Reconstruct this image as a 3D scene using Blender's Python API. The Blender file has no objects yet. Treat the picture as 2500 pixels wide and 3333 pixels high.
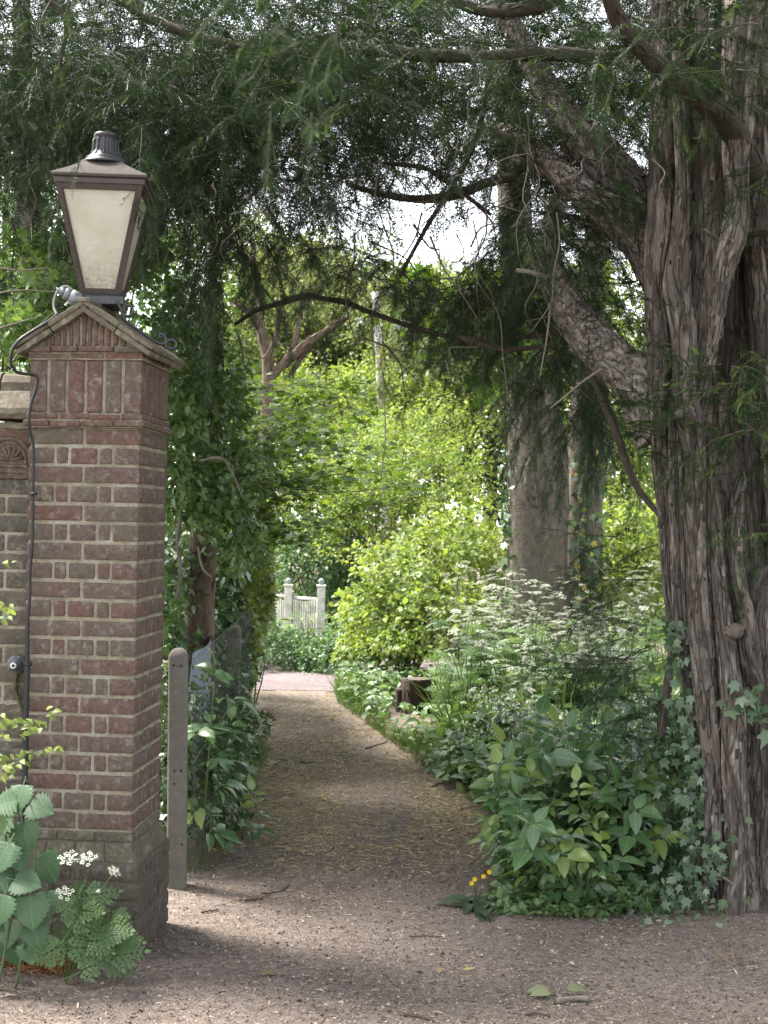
import bpy, math, random
import numpy as np
from mathutils import Vector, Matrix

random.seed(11)
rng = np.random.default_rng(11)
SC = bpy.context.scene
COL = SC.collection
R = math.radians
pi = math.pi

# ------------------------------------------------------------------ camera
F = 4620.0                      # focal length in photograph pixels (2500 wide)
CAM = np.array([0.0, 0.0, 1.73])
PITCH = 0.0055
ROLL = R(1.1)
_fw = np.array([0, math.cos(PITCH), math.sin(PITCH)])
_up = np.array([0, -math.sin(PITCH), math.cos(PITCH)])
_X = np.array([1.0, 0, 0])
_r = _X * math.cos(ROLL) + _up * math.sin(ROLL)
_u = -_X * math.sin(ROLL) + _up * math.cos(ROLL)
cd = bpy.data.cameras.new('camera')
cam = bpy.data.objects.new('camera', cd)
COL.objects.link(cam)
m = Matrix.Identity(4)
for i in range(3):
    m[i][0] = _r[i]; m[i][1] = _u[i]; m[i][2] = -_fw[i]; m[i][3] = CAM[i]
cam.matrix_world = m
cd.sensor_fit = 'HORIZONTAL'; cd.sensor_width = 36; cd.lens = F / 2500 * 36
cd.clip_start = 0.05; cd.clip_end = 2000
cd.dof.use_dof = True; cd.dof.focus_distance = 7.0; cd.dof.aperture_fstop = 9.0
SC.camera = cam

# ------------------------------------------------------------------ world, sun, exposure
SUN_EL, SUN_AZ = R(58), R(-62)      # azimuth measured from +Y towards +X: ahead and to the left
wd = bpy.data.worlds.new('World'); SC.world = wd; wd.use_nodes = True
wn = wd.node_tree; wn.nodes.clear()
sky = wn.nodes.new('ShaderNodeTexSky'); sky.sky_type = 'NISHITA'; sky.sun_disc = False
sky.sun_elevation = SUN_EL; sky.sun_rotation = SUN_AZ
sky.air_density = 1.0; sky.dust_density = 1.0; sky.ozone_density = 1.0
hs = wn.nodes.new('ShaderNodeHueSaturation'); hs.inputs['Saturation'].default_value = 0.22   # overcast: nearly white
bg = wn.nodes.new('ShaderNodeBackground'); bg.inputs['Strength'].default_value = 0.15
wo = wn.nodes.new('ShaderNodeOutputWorld')
wn.links.new(sky.outputs[0], hs.inputs['Color']); wn.links.new(hs.outputs[0], bg.inputs[0]); wn.links.new(bg.outputs[0], wo.inputs[0])
sl = bpy.data.lights.new('sun', 'SUN'); sl.energy = 4.4; sl.angle = R(16); sl.color = (1.0, 0.95, 0.86)
so = bpy.data.objects.new('sun', sl); COL.objects.link(so)
_sd = Vector((math.sin(SUN_AZ) * math.cos(SUN_EL), math.cos(SUN_AZ) * math.cos(SUN_EL), math.sin(SUN_EL)))
so.rotation_euler = _sd.to_track_quat('Z', 'Y').to_euler(); so.location = (-4, -6, 9)
SC.view_settings.view_transform = 'Standard'; SC.view_settings.look = 'None'
SC.view_settings.exposure = 2.42; SC.view_settings.gamma = 1
cy = SC.cycles
cy.max_bounces = 6; cy.diffuse_bounces = 4; cy.glossy_bounces = 2; cy.transmission_bounces = 4; cy.transparent_max_bounces = 4
cy.caustics_reflective = False; cy.caustics_refractive = False
cy.use_denoising = True; cy.sample_clamp_indirect = 6
try:
    cy.denoiser = 'OPENIMAGEDENOISE'; cy.denoising_prefilter = 'ACCURATE'
except Exception:
    pass

# ------------------------------------------------------------------ helpers: photo -> place
def W(px, py, Y):
    """the point at depth Y that the photograph shows at (px, py)"""
    dx = (px - 1250) / F; dy = (1666.5 - py) / F
    a = dx * math.cos(ROLL) - dy * math.sin(ROLL); b = dx * math.sin(ROLL) + dy * math.cos(ROLL)
    d = _fw + a * _X + b * _up
    return CAM + d * (Y / d[1])
def G(px, py):
    """the ground point seen at (px, py)"""
    a = W(px, py, 1.0) - CAM
    return CAM + a * (-CAM[2] / a[2])
def PX(P):
    """photo pixels of world points (N,3)"""
    d = np.asarray(P) - CAM
    z = d @ _fw
    return 1250 + F * (d @ _r) / z, 1666.5 - F * (d @ _u) / z
def V3(*a): return np.array(a, float)

# ------------------------------------------------------------------ noise
_PERM = np.random.default_rng(3).random(4096)
def _h(i, j, k): return _PERM[(i * 73 + j * 157 + k * 311 + ((i * j * 7) & 1023)) & 4095]
def vn(P):
    P = np.asarray(P, float); I = np.floor(P).astype(np.int64); f = P - I; f = f * f * (3 - 2 * f)
    x, y, z = I[:, 0], I[:, 1], I[:, 2]; a, b, c = f[:, 0], f[:, 1], f[:, 2]
    def l(p, q, t): return p + (q - p) * t
    v = l(l(l(_h(x, y, z), _h(x+1, y, z), a), l(_h(x, y+1, z), _h(x+1, y+1, z), a), b),
          l(l(_h(x, y, z+1), _h(x+1, y, z+1), a), l(_h(x, y+1, z+1), _h(x+1, y+1, z+1), a), b), c)
    return v * 2 - 1
def fbm(P, o=3):
    P = np.asarray(P, float); s = 0; a = 1; t = 0
    for k in range(o):
        s = s + a * vn(P * (2.03 ** k) + 17.3 * k); t += a; a *= .5
    return s / t

# ------------------------------------------------------------------ mesh builder
class MB:
    def __init__(s): s.v = []; s.bc = []; s.t = []; s.f = []; s.n = 0
    def add(s, v, faces, m=0, bc=None, t=None):
        v = np.asarray(v, float).reshape(-1, 3)
        if len(v) == 0: return
        s.v.append(v); s.bc.append(v if bc is None else np.asarray(bc, float).reshape(-1, 3))
        if t is None: t = rng.random()
        s.t.append(np.full(len(v), t) if np.isscalar(t) else np.asarray(t, float))
        for fa in (faces if isinstance(faces, list) else [faces]):
            mm = m
            if isinstance(fa, tuple): fa, mm = fa
            fa = np.asarray(fa, np.int64)
            if fa.size: s.f.append((fa + s.n, mm))
        s.n += len(v)
    def inst(s, T, Rm, pos, t=None, dm=0):
        """many copies of a small template: T = (verts, [(faces, mat)])"""
        tv, tf = T; N = len(pos)
        if N == 0: return
        Vv = np.einsum('nij,vj->nvi', Rm, tv) + pos[:, None]
        if t is None: t = rng.random(N)
        off = (np.arange(N) * len(tv))[:, None, None]
        s.add(Vv.reshape(-1, 3), [((fa[None] + off).reshape(-1, fa.shape[1]), mm + dm) for fa, mm in tf],
              bc=np.tile(tv, (N, 1)), t=np.repeat(t, len(tv)))
    def build(s, name, mats, parent=None, origin=None, local=False, smooth=True, kind=None):
        V = np.concatenate(s.v); o = np.zeros(3)
        if parent is not None and not local: o = np.array(parent.location)
        if origin is not None: o = np.asarray(origin, float)
        me = bpy.data.meshes.new(name)
        me.vertices.add(len(V)); me.vertices.foreach_set('co', (V - o).astype(np.float32).ravel())
        L = np.concatenate([f.ravel() for f, _ in s.f]); K = np.concatenate([np.full(len(f), f.shape[1]) for f, _ in s.f])
        M = np.concatenate([np.full(len(f), mm) for f, mm in s.f])
        me.loops.add(len(L)); me.loops.foreach_set('vertex_index', L.astype(np.int32))
        me.polygons.add(len(K)); st = np.concatenate([[0], np.cumsum(K)[:-1]])
        me.polygons.foreach_set('loop_start', st.astype(np.int32))
        me.polygons.foreach_set('material_index', M.astype(np.int32))
        me.polygons.foreach_set('use_smooth', np.full(len(K), bool(smooth)))
        me.update(calc_edges=True)
        a = me.attributes.new('tint', 'FLOAT', 'POINT'); a.data.foreach_set('value', np.concatenate(s.t).astype(np.float32))
        a = me.attributes.new('bc', 'FLOAT_VECTOR', 'POINT'); a.data.foreach_set('vector', np.concatenate(s.bc).astype(np.float32).ravel())
        for q in (mats if isinstance(mats, (list, tuple)) else [mats]): me.materials.append(q)
        ob = bpy.data.objects.new(name, me); COL.objects.link(ob)
        if parent is not None: ob.parent = parent
        elif origin is not None: ob.location = tuple(float(q) for q in origin)
        if kind: ob['kind'] = kind
        return ob

def tag(o, label, cat, group=None):
    o['label'] = label; o['category'] = cat
    if group: o['group'] = group
    return o
def thing(name, label, cat, loc, rz=0, group=None):
    o = bpy.data.objects.new(name, None); COL.objects.link(o); o.empty_display_size = .1
    o.location = tuple(float(q) for q in loc); o.rotation_euler = (0, 0, rz)
    return tag(o, label, cat, group)
def copy_tree(o, parent=None):
    c = o.copy(); COL.objects.link(c)
    if parent is not None: c.parent = parent
    for ch in list(o.children): copy_tree(ch, c)
    return c

# ------------------------------------------------------------------ shapes
def spline(P, n):
    """Catmull-Rom through P (k,d) resampled to n rows, roughly even in length"""
    P = np.asarray(P, float); k = len(P)
    if k == 2:
        t = np.linspace(0, 1, n)[:, None]; return P[0] * (1 - t) + P[1] * t
    Q = np.vstack([2 * P[0] - P[1], P, 2 * P[-1] - P[-2]])
    seg = np.linalg.norm(np.diff(P[:, :3], axis=0), axis=1); cum = np.concatenate([[0], np.cumsum(seg)])
    s = np.linspace(0, cum[-1], n); i = np.clip(np.searchsorted(cum, s, 'right') - 1, 0, k - 2)
    t = ((s - cum[i]) / np.maximum(seg[i], 1e-9))[:, None]
    a, b, c, d = Q[i], Q[i+1], Q[i+2], Q[i+3]
    return .5 * (2*b + (c-a)*t + (2*a-5*b+4*c-d)*t*t + (3*b-a-3*c+d)*t**3)
def norm(v): return v / np.maximum(np.linalg.norm(v, axis=-1, keepdims=True), 1e-9)
def tube(mb, P, rad, seg=6, m=0, t=None, disp=None, cap=True, out=False):
    """a tapered tube along the rows of P; disp(bc, theta, len) gives a radial multiplier"""
    P = np.asarray(P, float); n = len(P); rad = np.broadcast_to(np.asarray(rad, float), (n,))
    T = norm(np.gradient(P, axis=0))
    ref = V3(0, 0, 1) if abs(T[0, 2]) < .8 else V3(1, 0, 0)
    N = np.zeros((n, 3)); N[0] = norm(np.cross(T[0], ref))
    for i in range(1, n):
        q = N[i-1] - T[i] * (N[i-1] @ T[i]); N[i] = q / max(np.linalg.norm(q), 1e-9)
    B = np.cross(T, N)
    th = np.linspace(0, 2*pi, seg, endpoint=False)
    ln = np.concatenate([[0], np.cumsum(np.linalg.norm(np.diff(P, axis=0), axis=1))])
    r0 = rad.mean()
    C = np.cos(th)[None, :, None]; S = np.sin(th)[None, :, None]
    D = C * N[:, None] + S * B[:, None]
    bc = np.stack([np.broadcast_to(np.cos(th) * r0, (n, seg)), np.broadcast_to(np.sin(th) * r0, (n, seg)), np.broadcast_to(ln[:, None], (n, seg))], -1)
    off = rng.random(3) * 5 * V3(0, 0, 1)
    bc = bc + off
    rr = np.broadcast_to(rad[:, None], (n, seg)).copy()
    if disp is not None: rr = rr * disp(bc.reshape(-1, 3), np.tile(th, n), np.repeat(ln, seg)).reshape(n, seg)
    V = P[:, None] + D * rr[..., None]
    i = np.arange(n - 1)[:, None] * seg; j = np.arange(seg)[None]; j2 = (j + 1) % seg
    Q = np.stack([i + j, i + j2, i + seg + j2, i + seg + j], -1).reshape(-1, 4)
    fs = [Q]
    if cap:
        fs.append(np.arange(seg)[None, ::-1]); fs.append((np.arange(seg) + (n - 1) * seg)[None])
    mb.add(V.reshape(-1, 3), fs, m, bc=bc.reshape(-1, 3), t=t)
    if out: return V, D, T
def lathe(mb, c, prof, seg=24, m=0, axis='z', t=None):
    prof = np.asarray(prof, float); th = np.linspace(0, 2*pi, seg, endpoint=False); n = len(prof)
    X = prof[:, 0][:, None] * np.cos(th); Yv = prof[:, 0][:, None] * np.sin(th); Z = np.broadcast_to(prof[:, 1][:, None], X.shape)
    V = np.stack([X, Yv, Z], -1) if axis == 'z' else np.stack([X, -Z, Yv], -1)     # axis 'y': profile height runs to -Y
    i = np.arange(n - 1)[:, None] * seg; j = np.arange(seg)[None]; j2 = (j + 1) % seg
    Q = np.stack([i + j, i + j2, i + seg + j2, i + seg + j], -1).reshape(-1, 4)
    mb.add(V.reshape(-1, 3) + np.asarray(c), [Q, np.arange(seg)[None, ::-1], (np.arange(seg) + (n-1)*seg)[None]], m, t=t)
def rough_box(mb, lo, hi, m=0, t=None, r=.005, step=.03, amp=.0015, post=None):
    """a brick: a box with worn arrises and an uneven face"""
    lo = np.asarray(lo, float); hi = np.asarray(hi, float)
    ax = []
    for k in range(3):
        n = max(1, int(round((hi[k] - lo[k] - 2*r) / step)))
        ax.append(np.concatenate([[lo[k]], np.linspace(lo[k] + r, hi[k] - r, n + 1), [hi[k]]]))
    if t is None: t = rng.random()
    for k in range(3):
        u, v = [q for q in range(3) if q != k]
        A, Bv = np.meshgrid(ax[u], ax[v], indexing='ij')
        for side in (0, 1):
            P = np.zeros(A.shape + (3,)); P[..., u] = A; P[..., v] = Bv; P[..., k] = hi[k] if side else lo[k]
            P = P.reshape(-1, 3)
            q = np.clip(P, lo + r, hi - r); d = P - q; P2 = q + r * norm(d)
            w = fbm(P2 * 38, 2) * amp + fbm(P2 * 120, 1) * amp * .5
            P2 = P2 + norm(d) * w[:, None]
            nu, nv = A.shape
            i = np.arange(nu - 1)[:, None] * nv; j = np.arange(nv - 1)[None]
            Q = np.stack([i + j, i + nv + j, i + nv + j + 1, i + j + 1], -1).reshape(-1, 4)
            flip = (side == 0) ^ (k == 1)
            if flip: Q = Q[:, ::-1]
            if post is not None: P2 = post(P2)
            mb.add(P2, Q, m, bc=P2, t=t)
def box(mb, lo, hi, m=0, t=None):
    x0, y0, z0 = lo; x1, y1, z1 = hi
    v = [(x0,y0,z0),(x1,y0,z0),(x1,y1,z0),(x0,y1,z0),(x0,y0,z1),(x1,y0,z1),(x1,y1,z1),(x0,y1,z1)]
    mb.add(v, np.array([(0,3,2,1),(4,5,6,7),(0,1,5,4),(1,2,6,5),(2,3,7,6),(3,0,4,7)]), m, t=t)
def prism(mb, poly, y0, y1, m=0, t=None):
    """an outline in x,z given a thickness along y"""
    n = len(poly); a = [(x, y0, z) for x, z in poly] + [(x, y1, z) for x, z in poly]
    k = np.arange(n)
    mb.add(a, [k[None], (k + n)[None, ::-1], np.stack([k, k + n, (k + 1) % n + n, (k + 1) % n], -1)], m, t=t)

def frames(Y, Z, s):
    """rotation*scale matrices with template +Y along Y and template +Z near Z"""
    Y = norm(Y); X = norm(np.cross(Y, Z)); Zz = np.cross(X, Y)
    s = np.broadcast_to(np.asarray(s, float), (len(Y),))
    return np.stack([X, Y, Zz], -1) * s[:, None, None]
def runit(n): return norm(rng.normal(size=(n, 3)))

# ------------------------------------------------------------------ leaf templates (unit length along +Y)
def T_rhomb(w=.32, fold=.12, droop=.1):
    v = np.array([(0,0,0), (w,.42,fold), (0,1,-droop), (-w,.42,fold)], float)
    return (v, [(np.array([(0,1,2),(0,2,3)]), 0)])
def T_leaf(w=.27, fold=.08, droop=.22, pet=.12, rows=5):
    """an ovate leaf with a midrib fold, a droop and a petiole"""
    ys = np.linspace(0, 1, rows + 2); v = []; f = []
    for k, y in enumerate(ys):
        ww = w * math.sin(pi * min(1, y) ** .72) ** .85 if 0 < y < 1 else .01
        z = -droop * y * y
        v += [(-ww, pet + y * (1 - pet), z + fold * ww / w), (0, pet + y * (1 - pet), z), (ww, pet + y * (1 - pet), z + fold * ww / w)]
        if k:
            a = 3 * (k - 1); b = 3 * k
            f += [(a, a+1, b+1, b), (a+1, a+2, b+2, b+1)]
    n = len(v); v += [(-.012, 0, 0), (.012, 0, 0), (.012, pet, 0), (-.012, pet, 0)]
    f.append((n, n+1, n+2, n+3))
    return (np.array(v, float), [(np.array(f), 0)])
def T_poly(r_of, n=20, cup=.08, c=.35):
    """a lobed leaf fanned round its centre; r_of(angle) with angle 0 at the tip"""
    v = [(0, c, 0)]; f = []
    for k in range(n):
        a = 2*pi*k/n; r = r_of(a)
        v.append((r*math.sin(a), c + r*math.cos(a), cup * (r - .35) * 1.2 - .1 * max(0, math.cos(a)) * r))
        f.append((0, 1 + k, 1 + (k + 1) % n))
    v += [(-.012, -.25, .02), (.012, -.25, .02), (.012, c*.4, 0), (-.012, c*.4, 0)]
    q = len(v) - 4
    return (np.array(v, float), [(np.array(f), 0), (np.array([(q, q+1, q+2, q+3)]), 0)])
def lobes(tips, base=.16):
    """radius function from (angle, length) lobes with notches between"""
    def r(a):
        a = (a + pi) % (2*pi) - pi
        best = base
        for ang, ln, wd in tips:
            d = abs((a - ang + pi) % (2*pi) - pi)
            best = max(best, ln * max(0, 1 - d / wd) + .16 * max(0, 1 - d))
        return best
    return r
T_IVY = T_poly(lobes([(0,.62,.62), (1.05,.50,.55), (-1.05,.50,.55), (2.15,.36,.6), (-2.15,.36,.6)], .33), 20)
T_MAPLE = T_poly(lobes([(0,.64,.42), (.95,.56,.42), (-.95,.56,.42), (1.95,.40,.42), (-1.95,.40,.42), (.46,.36,.25), (-.46,.36,.25)]), 26)
T_OV = T_leaf(); T_OV2 = T_leaf(.22, .1, .3, .1); T_RH = T_rhomb(); T_RH2 = T_rhomb(.25, .08, .2)
T_ROUND = T_leaf(.36, .06, .15, .1, 4)
def T_serrate(w=.43, nt=7, droop=.25):
    """a heart shaped nettle leaf with a toothed edge and quilted veins"""
    v = []; f = []; n = nt * 2
    for k in range(n + 1):
        y = k / n; ww = w * (math.sin(pi * (y * .93 + .06) ** .64)) ** .78
        if y >= 1: ww = .005
        ww *= 1.0 if k % 2 == 0 else 1.34
        z = -droop * y * y + (.015 if k % 2 else -.012); yo = .02 if k % 2 == 0 else -.012
        v += [(-ww, .1 + y*.9 + yo*1.2, z + .05 - .03), (-ww*.5, .1 + y*.9 + yo*.3, z + .035), (0, .1 + y*.9, z - .01), (ww*.5, .1 + y*.9 + yo*.3, z + .035), (ww, .1 + y*.9 + yo*1.2, z + .02)]
        if k:
            a = 5*(k-1); b = 5*k
            f += [(a+q, a+q+1, b+q+1, b+q) for q in range(4)]
    q = len(v); v += [(-.012, -.2, .03), (.012, -.2, .03), (.012, .14, 0), (-.012, .14, 0)]; f.append((q, q+1, q+2, q+3))
    return (np.array(v, float), [(np.array(f), 0)])
T_NETTLE = T_serrate()
def T_spray(npair=14, seed=0, ln=.125, wd=.016, droop=.25, gap=0.0):
    """a yew spray: two ranks of flat needles on a thin curved stalk"""
    g = np.random.default_rng(seed); v = []; f = []
    for k in range(npair):
        y = .04 + .95 * k / npair
        for sgn in (-1, 1):
            if g.random() < gap: continue
            yy = y + g.uniform(-.012, .012); l = ln * (1.1 - .55 * max(0, y - .5)) * g.uniform(.8, 1.15)
            an = R(72) - R(24) * y + g.uniform(-.16, .16); dx, dy = math.sin(an) * sgn, math.cos(an)
            z0 = -droop * yy * yy; zt = z0 + g.uniform(-.035, .02); i = len(v); nx, ny = -dy * wd, dx * wd
            v += [(0, yy, z0), (dx*l*.5 + nx*sgn*.6, yy + dy*l*.5 + ny*sgn*.6, z0 + .012), (dx*l, yy + dy*l, zt), (dx*l*.5 - nx*sgn*.6, yy + dy*l*.5 - ny*sgn*.6, z0 - .002)]
            f.append((i, i+1, i+2, i+3))
    i = len(v)
    for k in range(4):
        y = k / 3
        v += [(-.008, y, -droop*y*y), (.008, y, -droop*y*y)]
        if k: f.append((i+2*k-2, i+2*k-1, i+2*k+1, i+2*k))
    return (np.array(v, float), [(np.array(f), 0)])
SPRAYS = [T_spray(14, 1, .16, .026), T_spray(12, 2, .18, .028, droop=.35, gap=.06), T_spray(15, 3, .15, .024, droop=.12), T_spray(11, 4, .19, .028, droop=.5, gap=.1)]
SPRAY_FAR = [T_spray(9, 5, .14, .03), T_spray(8, 6, .16, .03, .45)]

# ------------------------------------------------------------------ materials
class NT:
    def __init__(s, name):
        s.m = bpy.data.materials.new(name); s.m.use_nodes = True; s.t = s.m.node_tree; s.t.nodes.clear()
        s.out = s.n('ShaderNodeOutputMaterial')
    def n(s, typ, **kw):
        q = s.t.nodes.new(typ)
        for k, v in kw.items(): setattr(q, k, v)
        return q
    def l(s, a, b): s.t.links.new(a, b)
    def attr(s, name, o): return s.n('ShaderNodeAttribute', attribute_name=name).outputs[o]
    def noise(s, vec, scale, detail=4, rough=.55, dist=0):
        q = s.n('ShaderNodeTexNoise'); q.inputs['Scale'].default_value = scale; q.inputs['Detail'].default_value = detail
        q.inputs['Roughness'].default_value = rough; q.inputs['Distortion'].default_value = dist
        if vec is not None: s.l(vec, q.inputs['Vector'])
        return q.outputs['Fac']
    def ramp(s, fac, stops, interp='LINEAR'):
        q = s.n('ShaderNodeValToRGB'); cr = q.color_ramp; cr.interpolation = interp
        while len(cr.elements) > len(stops): cr.elements.remove(cr.elements[-1])
        while len(cr.elements) < len(stops): cr.elements.new(.5)
        for e, (p, c) in zip(cr.elements, stops):
            e.position = p; e.color = (c, c, c, 1) if np.isscalar(c) else (*c, 1)
        s.l(fac, q.inputs[0]); return q.outputs[0]
    def mix(s, fac, a, b, mode='MIX'):
        q = s.n('ShaderNodeMix', data_type='RGBA', blend_type=mode)
        for k, val in ((0, fac), (6, a), (7, b)):
            inp = q.inputs[k]
            if isinstance(val, bpy.types.NodeSocket): s.l(val, inp)
            elif np.isscalar(val): inp.default_value = val if k == 0 else (val, val, val, 1)
            else: inp.default_value = (*val, 1)
        return q.outputs[2]
    def mth(s, op, a, b=0.0):
        q = s.n('ShaderNodeMath', operation=op)
        for inp, val in ((q.inputs[0], a), (q.inputs[1], b)):
            if isinstance(val, bpy.types.NodeSocket): s.l(val, inp)
            else: inp.default_value = val
        return q.outputs[0]
    def scale(s, vec, sc):
        q = s.n('ShaderNodeMapping'); q.inputs['Scale'].default_value = sc; s.l(vec, q.inputs['Vector']); return q.outputs[0]
    def bump(s, h, strength, dist):
        q = s.n('ShaderNodeBump'); q.inputs['Strength'].default_value = strength; q.inputs['Distance'].default_value = dist
        s.l(h, q.inputs['Height']); return q.outputs[0]
    def bsdf(s, col, rough=.8, bump=None, metal=0, spec=.3):
        q = s.n('ShaderNodeBsdfPrincipled')
        if isinstance(col, bpy.types.NodeSocket): s.l(col, q.inputs['Base Color'])
        else: q.inputs['Base Color'].default_value = (*col, 1)
        if isinstance(rough, bpy.types.NodeSocket): s.l(rough, q.inputs['Roughness'])
        else: q.inputs['Roughness'].default_value = rough
        q.inputs['Metallic'].default_value = metal; q.inputs['Specular IOR Level'].default_value = spec
        if bump is not None: s.l(bump, q.inputs['Normal'])
        return q
    def done(s, sh): s.l(sh, s.out.inputs[0]); return s.m
def leaf_mat(name, c0, c1, c2=None, trans=.4, rough=.5, spec=.35, vein=False, tcol=None):
    s = NT(name); t = s.attr('tint', 'Fac')
    st = [(0, c0), (.6, c1), (1, c2 or c1)]
    col = s.ramp(t, st)
    if vein:                                    # pale midrib and side veins in the leaf's own coordinates
        b = s.attr('bc', 'Vector'); sp = s.n('ShaderNodeSeparateXYZ'); s.l(b, sp.inputs[0])
        ax = s.mth('ABSOLUTE', sp.outputs[0])
        mid = s.mth('LESS_THAN', ax, .014)
        dg = s.mth('SUBTRACT', sp.outputs[1], s.mth('MULTIPLY', ax, .9))
        fr = s.mth('FRACT', s.mth('MULTIPLY', dg, 7.0))
        sv = s.mth('MULTIPLY', s.mth('LESS_THAN', fr, .10), .6)
        vv = s.mth('MULTIPLY', s.mth('MAXIMUM', mid, sv), .45)
        col = s.mix(vv, col, tuple(min(1, q * 1.9 + .02) for q in c1))
    b = s.bsdf(col, rough, spec=spec)
    tr = s.n('ShaderNodeBsdfTranslucent')
    tc = s.mix(1.0, col, tcol or (1.22, 1.16, .66), 'MULTIPLY'); s.l(tc, tr.inputs[0])
    mx = s.n('ShaderNodeMixShader'); mx.inputs[0].default_value = trans
    s.l(b.outputs[0], mx.inputs[1]); s.l(tr.outputs[0], mx.inputs[2])
    return s.done(mx.outputs[0])
def bark_mat(name, dark, mid, light, sc=30, stretch=.2, bump=.02, moss=None, mossamt=.5, rough=.85, plate=None):
    s = NT(name); b = s.attr('bc', 'Vector'); sv = s.scale(b, (1, 1, stretch))
    n1 = s.noise(sv, sc, 6, .65, .6); n2 = s.noise(b, sc * .22, 3); n3 = s.noise(sv, sc * 3.2, 4, .7)
    h = s.mth('ADD', s.mth('MULTIPLY', n1, .7), s.mth('MULTIPLY', n3, .3))
    col = s.ramp(h, [(.30, dark), (.5, mid), (.68, light)])
    col = s.mix(s.ramp(n2, [(.4, 0.0), (.65, .5)]), col, mid)
    if plate:                                   # peeling plates: stretched cells parted by cracks
        pv = s.scale(b, (1, 1, plate[1])); nz = s.n('ShaderNodeTexNoise'); nz.inputs['Scale'].default_value = plate[0] * .8; nz.inputs['Detail'].default_value = 4; s.l(pv, nz.inputs['Vector'])
        mx_ = s.n('ShaderNodeVectorMath', operation='MULTIPLY_ADD'); s.l(nz.outputs['Color'], mx_.inputs[0]); mx_.inputs[1].default_value = (plate[2],) * 3; s.l(pv, mx_.inputs[2])
        v1 = s.n('ShaderNodeTexVoronoi', feature='DISTANCE_TO_EDGE'); v1.inputs['Scale'].default_value = plate[0]; s.l(mx_.outputs[0], v1.inputs['Vector'])
        v2 = s.n('ShaderNodeTexVoronoi'); v2.inputs['Scale'].default_value = plate[0]; s.l(mx_.outputs[0], v2.inputs['Vector'])
        cell = s.n('ShaderNodeSeparateColor'); s.l(v2.outputs['Color'], cell.inputs[0])
        ck = s.ramp(v1.outputs['Distance'], [(.0, 1.0), (.07, .35), (.16, 0.0)])
        col = s.mix(1.0, col, s.ramp(cell.outputs[0], [(0, (.62,.59,.57)), (.5, (1.0,1.0,1.0)), (1, (1.5,1.44,1.38))]), 'MULTIPLY')
        col = s.mix(s.mth('MULTIPLY', ck, .55), col, dark)
        h = s.mth('ADD', s.mth('MULTIPLY', h, .55), s.mth('ADD', s.mth('MULTIPLY', s.mth('SUBTRACT', 1.0, ck), .5), s.mth('MULTIPLY', cell.outputs[1], .4)))
    if moss: col = s.mix(s.ramp(s.noise(b, sc * .35, 5, .6), [(.5, 0.0), (.64, mossamt)]), col, moss)
    return s.done(s.bsdf(col, rough, s.bump(h, 1.0, bump), spec=.2).outputs[0])
def plain(name, c, rough=.6, metal=0, nz=0, sc=30, spec=.3, bumpd=0, c2=None):
    s = NT(name); b = s.attr('bc', 'Vector'); n1 = s.noise(b, sc, 5, .6)
    col = s.mix(s.ramp(n1, [(.35, 0.0), (.68, 1.0)]), c, c2 or tuple(q * (1 - nz) for q in c))
    return s.done(s.bsdf(col, rough, s.bump(n1, .6, bumpd) if bumpd else None, metal, spec).outputs[0])

M = {}
def brick_mat(name, cols, lich=(.26,.25,.22), lamt=.55):
    s = NT(name); t = s.attr('tint', 'Fac'); b = s.attr('bc', 'Vector')
    col = s.ramp(t, [(i / (len(cols) - 1), c) for i, c in enumerate(cols)])
    n = s.noise(b, 55, 6, .7); col = s.mix(1.0, col, s.ramp(n, [(.3, (.55,.55,.55)), (.7, (1.35,1.3,1.25))]), 'MULTIPLY')
    big = s.noise(b, 7, 4, .6, .5)
    col = s.mix(s.ramp(big, [(.48, 0.0), (.7, .55)]), col, (.09,.077,.058))          # grey-olive grime
    sp = s.noise(b, 22, 6, .75); col = s.mix(s.ramp(sp, [(.53, 0.0), (.68, lamt)]), col, lich)
    fine = s.noise(b, 260, 2, .6); col = s.mix(s.ramp(fine, [(.66, 0.0), (.74, .35)]), col, (.4,.38,.34))
    h = s.mth('ADD', n, s.mth('MULTIPLY', s.noise(b, 190, 3, .7), .6))
    return s.done(s.bsdf(col, .9, s.bump(h, .8, .004), spec=.15).outputs[0])
M['brick'] = brick_mat('brick', [(.09,.074,.06), (.096,.072,.06), (.099,.066,.056), (.104,.063,.053), (.092,.068,.059), (.094,.078,.064), (.097,.067,.057)])
M['wallbrick'] = brick_mat('wall_brick', [(.07,.068,.06), (.095,.082,.064), (.105,.092,.068), (.082,.074,.06)])
M['plinthbrick'] = brick_mat('plinth_brick', [(.055,.05,.043), (.07,.056,.047), (.064,.057,.047)], lamt=.3)
M['special'] = brick_mat('special_brick', [(.085,.08,.058), (.095,.084,.06), (.078,.072,.054)])
M['capbrick'] = brick_mat('cap_brick', [(.088,.06,.046), (.105,.068,.052), (.09,.072,.055), (.112,.056,.044)], lamt=.4)
s = NT('mortar'); b = s.attr('bc', 'Vector')
n1 = s.noise(b, 9, 5, .6); n2 = s.noise(b, 130, 5, .75)
c = s.ramp(n1, [(.3, (.16,.148,.115)), (.5, (.26,.232,.168)), (.66, (.31,.296,.255))])
c = s.mix(1.0, c, s.ramp(n2, [(.3, (.55,.55,.55)), (.7, (1.25,1.25,1.25))]), 'MULTIPLY')
M['mortar'] = s.done(s.bsdf(c, .95, s.bump(n2, 1.0, .006), spec=.1).outputs[0])
s = NT('grimy_mortar'); b = s.attr('bc', 'Vector'); n2 = s.noise(b, 90, 5, .75)
M['grime'] = s.done(s.bsdf(s.ramp(n2, [(.3, (.06,.054,.044)), (.7, (.12,.108,.086))]), .95, s.bump(n2, 1.0, .006), spec=.1).outputs[0])
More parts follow.
